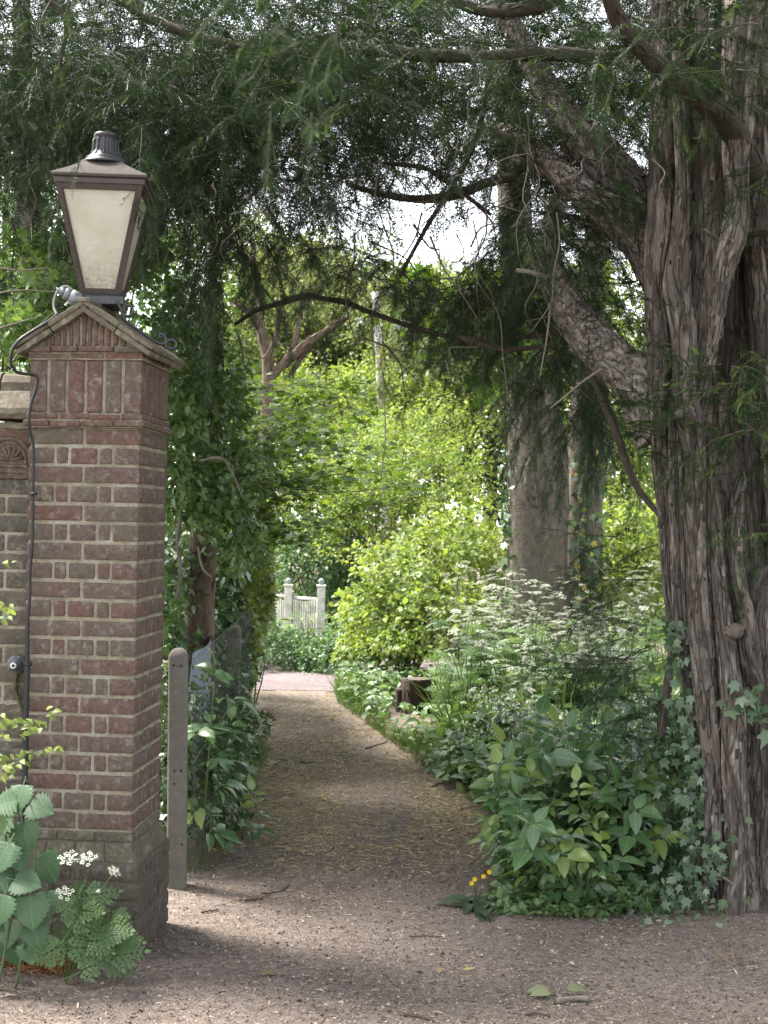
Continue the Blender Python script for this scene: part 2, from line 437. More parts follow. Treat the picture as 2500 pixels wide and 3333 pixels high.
M['rooftile'] = brick_mat('roof_tile', [(.105,.094,.07), (.125,.11,.082), (.095,.085,.062)], lich=(.3,.3,.22))
M['iron'] = plain('painted_iron', (.012,.013,.015), .38, 0, .4, 60, .5, .002, (.03,.03,.032))
M['rust'] = plain('weathered_copper_hood', (.065,.052,.047), .7, .2, .4, 25, .3, .002, (.08,.066,.062))
M['wood'] = plain('weathered_lantern_frame', (.06,.047,.040), .8, 0, .5, 60, .2, .003, (.045,.034,.03))
s = NT('opal_glass'); b = s.attr('bc', 'Vector'); sp_ = s.n('ShaderNodeSeparateXYZ'); s.l(b, sp_.inputs[0])
d1 = s.noise(b, 9, 5, .6); d2 = s.noise(b, 70, 5, .75)
low = s.ramp(sp_.outputs[2], [(.06, 1.0), (.17, .25), (.3, .0)])           # grime collected along the foot of the pane
grime = s.mth('MULTIPLY', low, s.ramp(d2, [(.4, 0.0), (.62, .8)]))
c = s.ramp(d1, [(.35, (.48,.455,.36)), (.6, (.56,.54,.45))])
c = s.mix(grime, c, (.14,.12,.07)); c = s.mix(s.ramp(d2, [(.66, 0.0), (.72, .45)]), c, (.25,.22,.13))
pb = s.bsdf(c, .25, spec=.4); tr = s.n('ShaderNodeBsdfTranslucent'); s.l(c, tr.inputs[0]); mx = s.n('ShaderNodeMixShader'); mx.inputs[0].default_value = .3
s.l(pb.outputs[0], mx.inputs[1]); s.l(tr.outputs[0], mx.inputs[2]); M['opal'] = s.done(mx.outputs[0])
M['cable'] = plain('black_cable', (.014,.014,.016), .5, 0, .4, 40, .4)
M['pipe'] = plain('grey_conduit', (.22,.22,.2), .6, 0, .4, 60)
M['zinc'] = plain('grey_metal', (.20,.21,.22), .5, .5, .5, 60, .4, .002)
M['zincpale'] = plain('pale_metal_rim', (.6,.6,.58), .45, .3, .2, 80)
M['black'] = plain('dark_hole', (.004,.004,.004), .9)
M['mossy'] = plain('mossy_strap', (.085,.09,.035), .9, 0, .6, 50, .1, .004, (.03,.027,.02))
s = NT('concrete'); b = s.attr('bc', 'Vector'); n1 = s.noise(b, 12, 5, .65); n2 = s.noise(b, 190, 4, .7)
c = s.ramp(n1, [(.3, (.125,.117,.102)), (.7, (.18,.17,.152))]); c = s.mix(s.ramp(n2, [(.58, 0.0), (.7, .5)]), c, (.09,.08,.07))
c = s.mix(s.ramp(s.noise(b, 40, 5, .7), [(.6, 0.0), (.7, .6)]), c, (.30,.29,.26))
M['concrete'] = s.done(s.bsdf(c, .95, s.bump(n2, 1.0, .004), spec=.1).outputs[0])
M['wire'] = plain('galvanised_wire', (.10,.105,.10), .6, .3, .3, 40)
M['tarp'] = plain('blue_grey_sheet', (.20,.235,.29), .6, 0, .25, 6, .3)
M['paint'] = plain('weathered_white_paint', (.62,.61,.56), .7, 0, .35, 14, .2, .002, (.36,.35,.29))
M['finial'] = plain('grey_green_ball', (.24,.29,.28), .6, 0, .3, 20)
M['yew_bark'] = bark_mat('yew_bark', (.014,.011,.009), (.10,.086,.074), (.31,.28,.25), 48, .15, .02, (.115,.088,.075), .5, plate=(22, .16, .09))
M['yew_limb'] = bark_mat('flaking_limb_bark', (.045,.034,.03), (.21,.185,.165), (.38,.35,.32), 42, .45, .018, plate=(24, .3, .09))
M['yew_twig'] = bark_mat('yew_twig', (.018,.014,.011), (.045,.036,.029), (.10,.085,.07), 40, .3, .004)
M['pale_twig'] = bark_mat('pale_twig', (.07,.06,.045), (.13,.115,.09), (.22,.20,.17), 40, .3, .003)
M['beech_bark'] = bark_mat('beech_bark', (.035,.029,.023), (.085,.071,.056), (.165,.142,.115), 20, .45, .02, (.085,.082,.05), .75, .75)
M['old_bark'] = bark_mat('old_bark', (.04,.028,.02), (.11,.08,.06), (.2,.16,.125), 26, .15, .02)
M['grey_bark'] = bark_mat('grey_bark', (.07,.06,.05), (.18,.16,.135), (.33,.31,.28), 55, .22, .012)
M['pole'] = plain('weathered_pole', (.50,.49,.45), .8, 0, .4, 5, .1, .002, (.25,.23,.2))
M['lichen'] = plain('yellow_lichen', (.28,.29,.07), .9, 0, .4, 12, .1)
M['needle'] = leaf_mat('yew_needle', (.011,.024,.010), (.021,.041,.017), (.038,.066,.028), .2, .5, .22)
M['needle_new'] = leaf_mat('yew_new_growth', (.05,.10,.025), (.10,.165,.035), (.15,.22,.05), .3, .5, .3)
M['needle_near'] = leaf_mat('yew_needle_dull', (.010,.024,.009), (.018,.040,.014), (.03,.058,.02), .2, .75, .08)  # slightly darker, less glossy needles for the foreground sprays
M['privet'] = leaf_mat('glossy_leaf', (.052,.10,.034), (.098,.168,.054), (.155,.225,.08), .4, .38, .5)
M['ivy'] = leaf_mat('ivy_leaf', (.03,.064,.025), (.06,.112,.042), (.11,.165,.07), .2, .34, .5)
M['ivy_pale'] = leaf_mat('pale_ivy_leaf', (.022,.05,.022), (.06,.105,.052), (.13,.175,.105), .2, .32, .55, vein=True)
M['ivy_lime'] = leaf_mat('lime_ivy_leaf', (.065,.11,.024), (.14,.195,.045), (.23,.265,.08), .42, .42, .4)
M['maple'] = leaf_mat('maple_leaf', (.03,.065,.012), (.055,.105,.016), (.10,.15,.022), .5, .5, .3)
M['lime'] = leaf_mat('lime_leaf', (.08,.135,.03), (.16,.222,.052), (.25,.29,.09), .5, .5, .3)
M['lime2'] = leaf_mat('fresh_leaf', (.06,.12,.035), (.11,.18,.055), (.17,.235,.085), .48, .5, .3)
M['mid'] = leaf_mat('mid_green_leaf', (.045,.092,.038), (.08,.145,.06), (.125,.195,.088), .4, .45, .35)
M['soft'] = leaf_mat('blossoming_leaf', (.07,.105,.035), (.15,.19,.07), (.36,.37,.24), .42, .55, .25)
M['dark'] = leaf_mat('dark_leaf', (.012,.03,.014), (.022,.048,.02), (.035,.065,.028), .25, .5, .3)
M['elder'] = leaf_mat('elder_leaf', (.05,.105,.042), (.085,.16,.06), (.175,.24,.06), .38, .27, .6, vein=True)
M['nettle'] = leaf_mat('nettle_leaf', (.05,.10,.05), (.068,.125,.062), (.095,.155,.078), .3, .55, .3, vein=True)
M['parsley'] = leaf_mat('feathery_leaf', (.06,.115,.046), (.095,.16,.066), (.14,.205,.09), .35, .5, .3)
M['herb'] = leaf_mat('herb_leaf', (.055,.11,.04), (.09,.155,.055), (.14,.20,.07), .38, .42, .4)
M['grass'] = leaf_mat('grass_blade', (.04,.08,.022), (.075,.13,.03), (.13,.17,.05), .35, .5, .3)
M['stalk'] = plain('green_stalk', (.07,.10,.035), .6, 0, .4, 30)
M['petal'] = leaf_mat('white_petal', (.28,.31,.24), (.38,.40,.33), (.47,.48,.42), .3, .6, .2, tcol=(1, 1, .95))
M['yellow'] = leaf_mat('yellow_petal', (.6,.42,.02), (.7,.5,.03), (.75,.55,.05), .3, .6, .2, tcol=(1, 1, .8))
M['yleaf'] = leaf_mat('yellowing_leaf', (.25,.22,.04), (.36,.30,.06), (.42,.34,.09), .35, .5, .3)
M['deadleaf'] = leaf_mat('dead_leaf', (.10,.065,.035), (.20,.15,.09), (.33,.29,.21), .15, .7, .2, tcol=(1, .9, .7))
M['limp'] = leaf_mat('limp_green_leaf', (.10,.12,.06), (.15,.17,.09), (.2,.22,.13), .2, .6, .2)
M['litter'] = leaf_mat('litter', (.12,.088,.066), (.24,.19,.14), (.38,.33,.265), .1, .8, .15, tcol=(1, .9, .7))
M['catkin'] = leaf_mat('dry_catkin', (.21,.17,.095), (.32,.265,.145), (.42,.365,.21), .15, .8, .15, tcol=(1, .9, .6))  # catkin colour, kept pale so it also carries the path's midway light
M['fibre'] = leaf_mat('dry_fibre', (.09,.04,.018), (.20,.09,.035), (.30,.17,.08), .2, .8, .1, tcol=(1, .8, .5))
M['stick'] = bark_mat('stick', (.03,.022,.017), (.07,.052,.04), (.13,.105,.085), 60, .3, .003)
M['stump'] = bark_mat('stump_bark', (.018,.013,.01), (.045,.034,.026), (.085,.068,.05), 30, .2, .02)
M['endgrain'] = plain('sawn_wood', (.085,.07,.054), .9, 0, .4, 40, .1, .003)
def soil(name, a, bcol, c3, sc=1.0):
    s = NT(name); b = s.attr('bc', 'Vector')
    n1 = s.noise(b, .8*sc, 6, .62, .4); n2 = s.noise(b, 26*sc, 6, .72); n3 = s.noise(b, 150*sc, 4, .75)
    vo = s.n('ShaderNodeTexVoronoi'); vo.inputs['Scale'].default_value = 95*sc; s.l(b, vo.inputs['Vector'])
    c = s.ramp(n1, [(.35, a), (.65, bcol)])
    c = s.mix(1.0, c, s.ramp(n2, [(.3, (.6,.6,.6)), (.7, (1.4,1.4,1.4))]), 'MULTIPLY')
    c = s.mix(s.ramp(n3, [(.56, 0.0), (.68, .6)]), c, c3)
    c = s.mix(s.ramp(vo.outputs['Color'], [(.80, 0.0), (.86, .5)]), c, c3)
    h = s.mth('ADD', s.mth('MULTIPLY', n2, .6), s.mth('MULTIPLY', n3, .5))
    h = s.mth('ADD', h, s.mth('MULTIPLY', vo.outputs['Distance'], -.35))
    return s.done(s.bsdf(c, .95, s.bump(h, 1.0, .014), spec=.1).outputs[0])
M['path'] = soil('trodden_gravel_soil', (.108,.086,.075), (.178,.145,.127), (.285,.243,.21))
M['earth'] = soil('dark_earth', (.085,.068,.056), (.125,.102,.084), (.19,.16,.13))
M['tarmac'] = soil('mauve_tarmac', (.115,.093,.096), (.145,.12,.122), (.19,.165,.165))
# ================================================================== GROUND
def hgt(x, y):
    P = np.stack([np.asarray(x) * .9, np.asarray(y) * .9, np.zeros_like(x)], -1).reshape(-1, 3)
    Q = P * 4.1
    return (.018 * fbm(P, 2) + .005 * fbm(Q, 2)).reshape(np.shape(x)) * np.clip((40 - np.abs(np.asarray(y))) / 20, 0, 1)
def gz(x, y): return float(hgt(np.array([x]), np.array([y]))[0])
def sheet(name, mat, xs_of, ys, nx, lift, kind='structure', origin=(0, 0, 0)):
    mb = MB(); ys = np.asarray(ys); u = np.linspace(0, 1, nx)
    L = np.array([xs_of(y)[0] for y in ys]); Rr = np.array([xs_of(y)[1] for y in ys])
    X = L[:, None] * (1 - u) + Rr[:, None] * u; Y = np.broadcast_to(ys[:, None], X.shape)
    Z = hgt(X, Y) + lift
    V = np.stack([X, Y, Z], -1).reshape(-1, 3); n = len(ys)
    i = np.arange(n - 1)[:, None] * nx; j = np.arange(nx - 1)[None]
    mb.add(V, np.stack([i + j, i + j + 1, i + nx + j + 1, i + nx + j], -1).reshape(-1, 4), 0, t=.5)
    return mb.build(name, mat, origin=origin, kind=kind)
_gy = np.concatenate([[-400, -60, -20, -8], np.arange(-4, 24, .16), [26, 30, 36, 45, 70, 150, 500]])
def _gx(y): return (-9, 9)
mb = MB()
xs = np.concatenate([[-500, -120, -40, -20, -12], np.arange(-8, 8.01, .16), [12, 20, 40, 120, 500]])
X, Y = np.meshgrid(xs, _gy); Z = hgt(X, Y) * (np.abs(X) < 9)
i = np.arange(len(_gy) - 1)[:, None] * len(xs); j = np.arange(len(xs) - 1)[None]
mb.add(np.stack([X, Y, Z], -1).reshape(-1, 3), np.stack([i+j, i+j+1, i+len(xs)+j+1, i+len(xs)+j], -1).reshape(-1, 4), t=.5)
mb.build('ground', M['earth'], origin=(0, 0, 0), kind='structure')

_le = [(-2, -8), (6.0, -8)] + [(float(G(*p)[1]), float(G(*p)[0])) for p in [(540, 2905), (760, 2790), (800, 2640), (850, 2470), (885, 2310), (880, 2215)]]
_re = [(-2, 8), (6.0, 8), (6.25, 2.2)] + [(float(G(*p)[1]), float(G(*p)[0])) for p in [(1590, 2930), (1590, 2790), (1590, 2690), (1430, 2560), (1300, 2440), (1170, 2335), (1075, 2265), (1075, 2215)]]
def path_edges(y):
    w = .05 * math.sin(y * 9.1) + .04 * math.sin(y * 23.7 + 1)
    return (np.interp(y, [q[0] for q in _le], [q[1] for q in _le]) + w, np.interp(y, [q[0] for q in _re], [q[1] for q in _re]) - w * .8)
PEND = float(G(880, 2215)[1])
sheet('path', M['path'], path_edges, np.arange(-2, PEND, .09), 130, .004)
sheet('crossing_path', M['tarmac'], lambda y: (-5 + .2 * math.sin(y * 5), 3.2 + .2 * math.sin(y * 7)), np.arange(PEND - .9, PEND + 2.6, .12), 50, .008)

# ================================================================== BRICK PILLAR
PY = 5.54; PXc = -1.157; PROT = R(-5)
pillar = thing('gate_pillar', 'square red-brown brick gate pillar with a gabled tile top, carrying the lantern', 'pillar', (PXc, PY + .2225, 0), PROT)
HB = .2225
def zp(y): return 1.73 + (1674 - y) * PY / F
def pl_off(z):          # how far the foot of the pier stands out
    z = np.asarray(z, float)
    return np.interp(z, [-.2, .345, .36, .375, .39, .41, .435, .465, .50], [.036, .036, .0375, .034, .025, .015, .008, .003, 0])
def pl_post(P):
    o = pl_off(P[:, 2]) / HB; P = P.copy(); P[:, 0] *= 1 + o; P[:, 1] *= 1 + o; return P
def course(mb, z0, z1, kind, m=0, post=None, g=.011, jit=.003):
    """one English-bond course of the square pier, kind 0: stretchers in front, 1: headers and closers in front"""
    b = HB
    for sgn in (-1, 1):
        j = lambda: rng.uniform(-jit, jit) * .5
        a0, a1 = (-b, -b + .102) if sgn < 0 else (b - .102, b)
        rows = [((-b, -.0055 + j()), (a0, a1)), ((.0055 + j(), b), (a0, a1))]
        cut = [-b + .102 + g, -.051 - g - .002, -.051, .051, .051 + g + .002, b - .102 - g]
        for k in range(3):
            rows.append(((cut[2*k], cut[2*k+1]), (a0, a1), 'side'))
        for rr in rows:
            p, q = rr[0], rr[1]
            side = len(rr) == 3
            d = rng.uniform(-.0025, .002)
            if not side: (x, y) = (p, q)
            else: (x, y) = (q, p)
            if kind == 1: x, y = y, x
            zz0, zz1 = z0 + rng.uniform(0, .003), z1 - rng.uniform(0, .004)
            rough_box(mb, (x[0] - d*0, y[0] - d*0, zz0), (x[1], y[1], zz1), m, rng.random(), .0055, .02, .0022, post)
shaft = MB(); z = .497; k = 0; CH = .0749
while z < 2.06:
    course(shaft, z + .0055, min(z + CH - .0055, 2.063), (k + 1) % 2 if False else k % 2); z += CH; k += 1
rough_box(shaft, (-HB + .006, -HB + .006, .45), (HB - .006, HB - .006, 2.068), 1, .5, .003, .011, .0045)
shaft.build('brick_shaft', [M['brick'], M['mortar']], pillar, local=True)
pl = MB(); z = -.06; k = 1
while z < .33:
    course(pl, z + .004, z + .0695, k % 2, 0, pl_post); z += .0735; k += 1
zt = z
rough_box(pl, (-HB + .004, -HB + .004, -.08), (HB - .004, HB - .004, .46), 1, .5, .003, .014, .004, pl_post)
# the moulded course, bricks with a hollow chamfer
for zz0, zz1, kd in ((zt + .003, zt + .072, 0), (zt + .078, .494, 1)):
    n = 4 if kd == 0 else 3
    w = 2 * HB / n
    for i in range(n):
        x0 = -HB + i * w + .002; x1 = -HB + (i + 1) * w - .002
        rough_box(pl, (x0, -HB, zz0), (x1, -HB + .1, zz1), 2, rng.random(), .003, .013, .0014, pl_post)
        rough_box(pl, (x0, HB - .1, zz0), (x1, HB, zz1), 2, rng.random(), .003, .013, .0014, pl_post)
    for i in range(n - 1):
        y0 = -HB + .103 + i * (2 * HB - .206) / (n - 1); y1 = y0 + (2 * HB - .206) / (n - 1) - .003
        rough_box(pl, (HB - .1, y0, zz0), (HB, y1, zz1), 2, rng.random(), .003, .013, .0014, pl_post)
        rough_box(pl, (-HB, y0, zz0), (-HB + .1, y1, zz1), 2, rng.random(), .003, .013, .0014, pl_post)
o_ = pl.build('moulded_plinth', [M['plinthbrick'], M['grime'], M['special']], pillar, local=True)
o_['label'] = 'darker wider plinth with a hollow moulding, damp and greenish'
def thin_course(mb, z0, z1, out, n, m=0):
    b = HB + out
    for sgn in (-1, 1):
        x = -b
        for i in range(n):
            w = 2 * b / n + (rng.uniform(-.02, .02) if i < n - 1 else 0); x1 = b if i == n - 1 else x + w
            dz = rng.uniform(-.002, .002); dy = rng.uniform(-.003, .003)
            rough_box(mb, (x + .002, sgn * b - (0 if sgn < 0 else .11), z0 + dz), (x1 - .002, sgn * b + (.11 if sgn < 0 else 0), z1 + dz), m, rng.random(), .004, .018, .0025)
            x = x1
        for i in range(n - 1):
            y0 = -b + .112 + i * (2*b - .224) / (n - 1); y1 = y0 + (2*b - .224) / (n - 1) - .004
            rough_box(mb, (sgn * b - (0 if sgn < 0 else .11), y0, z0), (sgn * b + (.11 if sgn < 0 else 0), y1, z1), m, rng.random(), .004, .018, .0025)
sc_ = MB()
thin_course(sc_, 2.071, 2.094, .021, 4); thin_course(sc_, 2.098, 2.121, .012, 4)
rough_box(sc_, (-HB - .008, -HB - .008, 2.066), (HB + .008, HB + .008, 2.123), 1, .4, .003, .02, .004)
sc_.build('string_course', [M['capbrick'], M['mortar']], pillar, local=True)
so_ = MB(); n = 6; w = (2*HB) / n
for i in range(n):
    for sgn in (-1, 1):
        a, b2 = -HB + i*w + (.0065 if i else 0), -HB + (i+1)*w - (.0065 if i < n-1 else 0)
        rough_box(so_, (a, -HB if sgn < 0 else HB - .1, 2.127), (b2, -HB + .1 if sgn < 0 else HB, 2.330), 0, rng.random(), .005, .018, .0022)
        if 0 < i < n - 1:
            rough_box(so_, (-HB if sgn < 0 else HB - .1, a, 2.127), (-HB + .1 if sgn < 0 else HB, b2, 2.330), 0, rng.random(), .005, .018, .0022)
rough_box(so_, (-HB + .007, -HB + .007, 2.12), (HB - .007, HB - .007, 2.338), 1, .5, .003, .014, .005)
so_.build('soldier_course', [M['brick'], M['mortar']], pillar, local=True)
co = MB()
thin_course(co, 2.336, 2.357, .008, 3); thin_course(co, 2.361, 2.384, .024, 4)
rough_box(co, (-HB - .006, -HB - .006, 2.332), (HB + .006, HB + .006, 2.386), 1, .4, .003, .02, .004)
co.build('cornice', [M['capbrick'], M['mortar']], pillar, local=True)
# gable: little upright bricks under the rake of the roof
APX, EAV, HW = 2.548, 2.378, .262
def rake(x): return APX - .03 - abs(x) / HW * (APX - EAV)
gb = MB()
x = -.225
while x < .225:
    wv = rng.uniform(.013, .021); xm = x + wv / 2
    top = rake(xm) - rng.uniform(.004, .012)
    if top > 2.400:
        for yy in (-HB - .012, HB - .04):
            rough_box(gb, (x, yy, 2.387), (x + wv, yy + .052, top), 0, rng.random(), .003, .014, .002)
    x += wv + rng.uniform(.007, .012)
pr = [(-.235, 2.386), (.235, 2.386), (.235, rake(.235) - .002), (0, rake(0) - .002), (-.235, rake(.235) - .002)]
N_ = 40; xs_ = np.linspace(-.235, .235, N_)
for yy, sg in ((-HB - .003, -1), (HB + .003, 1)):
    zs = np.linspace(0, 1, 10); Xg, Zg = np.meshgrid(xs_, zs, indexing='ij'); top = np.array([rake(q) for q in xs_])
    Zz = 2.384 + (top[:, None] - 2.384) * Zg
    P = np.stack([Xg, np.full_like(Xg, yy), Zz], -1).reshape(-1, 3); P[:, 1] += fbm(P * 60, 2) * .005
    i = np.arange(N_ - 1)[:, None] * 10; j = np.arange(9)[None]
    Q = np.stack([i + j, i + 10 + j, i + 11 + j, i + j + 1], -1).reshape(-1, 4)
    gb.add(P, Q if sg < 0 else Q[:, ::-1], 1, t=.5)
gb.build('gable', [M['capbrick'], M['mortar']], pillar, local=True)
# roof: two sloping slabs made of tile courses, each a part
sl_ang = math.atan2(APX - EAV, HW)
for sgn in (-1, 1):
    rf = MB()
    Lr = math.hypot(APX - EAV, HW) + .018; nt = 2
    def rpost(P, sgn=sgn):
        u, y, h = P[:, 0], P[:, 1], P[:, 2]
        xx = u * math.cos(sl_ang) + h * math.sin(sl_ang); zz = APX + .002 - u * math.sin(sl_ang) + h * math.cos(sl_ang)
        return np.stack([xx * sgn, y, zz], -1)
    u = .0
    for i in range(nt):
        u1 = (i + 1) * Lr / nt
        for yi in range(3):
            y0 = -.272 + yi * .1815; y1 = y0 + .179
            rough_box(rf, (u + .0006, y0, -.008 + rng.uniform(-.002, .002)), (u1 - .0006, y1, .012 + rng.uniform(-.001, .002)), 0, rng.random(), .005, .018, .003, rpost)
            rough_box(rf, (u + .0006, y0 + .005, -.032), (u1 - .0006, y1 - .003, -.0085), 0, rng.random(), .005, .02, .003, rpost)
        u = u1
    rf.build('roof_slope', [M['rooftile'], M['mortar']], pillar, local=True)
rg = MB()
for yi in range(3):
    y0 = -.276 + yi * .184
    rough_box(rg, (-.026, y0, APX + .002), (.026, y0 + .181, APX + .022), 0, rng.random(), .008, .015, .003)
rg.build('ridge_tile', [M['rooftile']], pillar, local=True)

# ================================================================== LANTERN
LY = 5.74
lk = LY / F
lc = W(334, 960, LY)
lamp = thing('gate_lantern', 'tapered four-sided lantern with cream glass and black chimney cap on the brick pillar', 'lantern', (lc[0], LY, 2.570), R(4))
def lz(y): return (972 - y) * lk
def ring(hw, z): return [(-hw, -hw, z), (hw, -hw, z), (hw, hw, z), (-hw, hw, z)]
def loft(mb, rings, m=0, t=None, cap=True):
    v = []; f = []
    for k, r in enumerate(rings):
        v += r
        if k:
            a = 4*(k-1); b = 4*k
            for q in range(4): f.append((a+q, a+(q+1) % 4, b+(q+1) % 4, b+q))
    fs = [np.array(f)]
    if cap: fs.append(np.array([(3, 2, 1, 0), tuple(4*(len(rings)-1) + q for q in range(4))]))
    mb.add(v, fs, m, t=t)
b_ = MB()
loft(b_, [ring(.090, lz(975)), ring(.093, lz(972)), ring(.093, lz(948)), ring(.088, lz(944)), ring(.080, lz(938))])
for k in range(24):
    pass
b_.build('base_plate', M['iron'], lamp, local=True, smooth=False)
ZB, ZT, HBm, HTm = lz(938), lz(600), .080, .171
def edge(t): return HBm + (HTm - HBm) * t, ZB + (ZT - ZB) * t
fr = MB()
for sx in (-1, 1):
    for sy in (-1, 1):
        P = []
        for t_ in (0, 1):
            h, z_ = edge(t_); P.append((h, z_))
        (h0, z0), (h1, z1) = P; w_ = .019; d_ = .013
        def post_ring(h, z_): 
            a = [(sx*h, sy*h, z_), (sx*(h-w_), sy*h, z_), (sx*(h-w_), sy*(h-d_), z_), (sx*(h-d_), sy*(h-d_), z_), (sx*(h-d_), sy*(h-w_), z_), (sx*h, sy*(h-w_), z_)]
            return a
        v = post_ring(h0, z0) + post_ring(h1, z1); f = [(q, (q+1) % 6, (q+1) % 6 + 6, q + 6) for q in range(6)]
        if sx * sy < 0: f = [tuple(reversed(q)) for q in f]
        fr.add(v, [np.array(f)])
for a in range(4):
    ca, sa = math.cos(a*pi/2), math.sin(a*pi/2)
    for t0, t1, pr_ in ((0, .045, .0), (.945, 1.0, .0), (.90, .925, -.002)):
        h0, z0 = edge(t0); h1, z1 = edge(t1)
        w0, w1 = h0 - .0195, h1 - .0195
        if t0 > .5 and t0 < .93: continue
        v = [(-w0, -h0 - pr_, z0), (w0, -h0 - pr_, z0), (w1, -h1 - pr_, z1), (-w1, -h1 - pr_, z1), (-w0, -h0 + .012, z0), (w0, -h0 + .012, z0), (w1, -h1 + .012, z1), (-w1, -h1 + .012, z1)]
        v = [(x*ca - y*sa, x*sa + y*ca, z_) for x, y, z_ in v]
        fr.add(v, np.array([(0,1,2,3), (5,4,7,6), (3,2,6,7), (1,0,4,5), (0,3,7,4), (2,1,5,6)]))
    # glazing beads standing a little inside the posts
    for s_ in (-1, 1):
        h0, z0 = edge(.045); h1, z1 = edge(.945)
        for off, wd_, dep in ((.0197, .006, .004),):
            v = []
            for h, z_ in ((h0, z0), (h1, z1)):
                xa, xb = s_*(h - off), s_*(h - off - wd_)
                v += [(xa, -h + .003, z_), (xb, -h + .003, z_), (xb, -h + .010, z_), (xa, -h + .010, z_)]
            f = [(q, (q+1) % 4, (q+1) % 4 + 4, q + 4) for q in range(4)]
            if s_ > 0: f = [tuple(reversed(q)) for q in f]
            fr.add([(x*ca - y*sa, x*sa + y*ca, z_) for x, y, z_ in v], np.array(f))
fr.build('lantern_frame', M['wood'], lamp, local=True, smooth=False)
for a in range(4):
    pn = MB(); ca, sa = math.cos(a*pi/2), math.sin(a*pi/2)
    h0, z0 = edge(.03); h1, z1 = edge(.96); v = []; nn = 12
    for i in range(nn + 1):
        t_ = i / nn; h = h0 + (h1 - h0) * t_; z_ = z0 + (z1 - z0) * t_
        for k in range(nn + 1):
            x = (k / nn * 2 - 1) * (h - .0175); y = -h + .0108
            v.append((x*ca - y*sa, x*sa + y*ca, z_))
    q = [(i*(nn+1)+k, i*(nn+1)+k+1, (i+1)*(nn+1)+k+1, (i+1)*(nn+1)+k) for i in range(nn) for k in range(nn)]
    pn.add(v, np.array(q)); pn.build('glass_pane', M['opal'], lamp, local=True)
hd = MB()
loft(hd, [ring(.167, lz(603)), ring(.176, lz(600)), ring(.178, lz(586)), ring(.173, lz(583)), ring(.185, lz(580)), ring(.188, lz(573)), ring(.181, lz(568))])
# concave sheet hood
rings = []
for k in range(9):
    t_ = k / 8; rings.append(ring(.181 + (.076 - .181) * (1 - (1 - t_) ** 1.15), lz(568) + (lz(512) - lz(568)) * t_))
loft(hd, rings)
hd.build('hood', M['rust'], lamp, local=True, smooth=False)
ch = MB()
prof = [(.0, lz(514)), (.098, lz(514)), (.102, lz(510)), (.100, lz(505)), (.085, lz(500)), (.080, lz(494)), (.078, lz(488)), (.066, lz(484)), (.058, lz(474)), (.050, lz(464)), (.047, lz(440)), (.043, lz(424)), (.047, lz(421)), (.049, lz(415)), (.046, lz(409)), (.036, lz(407)), (.0, lz(407))]
lathe(ch, (0, 0, 0), prof[1:-1], 32)
for k in range(12):        # ribs of the flared vent
    a = 2*pi*k/12; P = [(.064*math.cos(a), .064*math.sin(a), lz(482)), (.052*math.cos(a), .052*math.sin(a), lz(464)), (.049*math.cos(a), .049*math.sin(a), lz(428))]
    tube(ch, spline(P, 8), .0045, 5)
ch.build('chimney_cap', M['iron'], lamp, local=True)
def scroll(mb, P, rad, n=40): tube(mb, spline(P, n), rad, 7)
br = MB()
u0, u1 = .08, .268
def on_roof(u, yy, lift): return ((u * math.cos(sl_ang)), yy, APX - 2.570 - u * math.sin(sl_ang) + lift)
P = [on_roof(.08, -.11, .075), on_roof(.10, -.11, .06), on_roof(.115, -.11, .035), on_roof(.13, -.11, .022), on_roof(.2, -.11, .02), on_roof(.27, -.11, .02)]
scroll(br, P + [on_roof(.30, -.11, .028), on_roof(.318, -.11, .05), on_roof(.305, -.11, .068), on_roof(.287, -.11, .058), on_roof(.292, -.11, .043)], .0065, 60)
cc = on_roof(.135, -.11, .07)
scroll(br, [(cc[0] + .026*math.cos(q)*s, cc[1], cc[2] + .026*math.sin(q)*s) for q, s in [(k*.5 + 3.6, 1 - .035*k) for k in range(14)]], .006, 40)
cc = on_roof(.345, -.11, .05)
scroll(br, [(cc[0] + .024*math.cos(q)*s, cc[1], cc[2] + .024*math.sin(q)*s) for q, s in [(3.9 - k*.5, 1 - .03*k) for k in range(14)]], .006, 40)
br.build('scroll_bracket', M['iron'], lamp, local=True)
br2 = MB()
for yy in (.11,):
    scroll(br2, [(-p[0], yy, p[2]) for p in P], .0065, 30)
br2.build('scroll_bracket', M['iron'], lamp, local=True)
gl_ = MB()
g0 = V3(-.085, -.10, .012); gd = norm(V3(-.75, -.1, .35))
gP = np.array([g0 + gd * q for q in (0, .02, .021, .045, .046, .062)])
tube(gl_, [g0 + V3(.01, 0, -.006) - gd*.0, g0 + gd*.03], .030, 14); tube(gl_, [g0 + gd*.03, g0 + gd*.055], .024, 14); tube(gl_, [g0 + gd*.055, g0 + gd*.075], .016, 12)
gl_.build('cable_gland', M['zinc'], lamp, local=True)
cdt = MB()
Pn = [W(238, 945, 5.66), W(215, 932, 5.66), W(190, 945, 5.66), W(177, 975, 5.66), W(176, 1002, 5.65), W(186, 1025, 5.63)]
tube(cdt, spline(Pn, 30), .005, 7)
tag(cdt.build('conduit', M['pipe'], origin=Pn[0]), 'thin pale grey conduit looped beside the lantern base', 'conduit')
cb = MB()
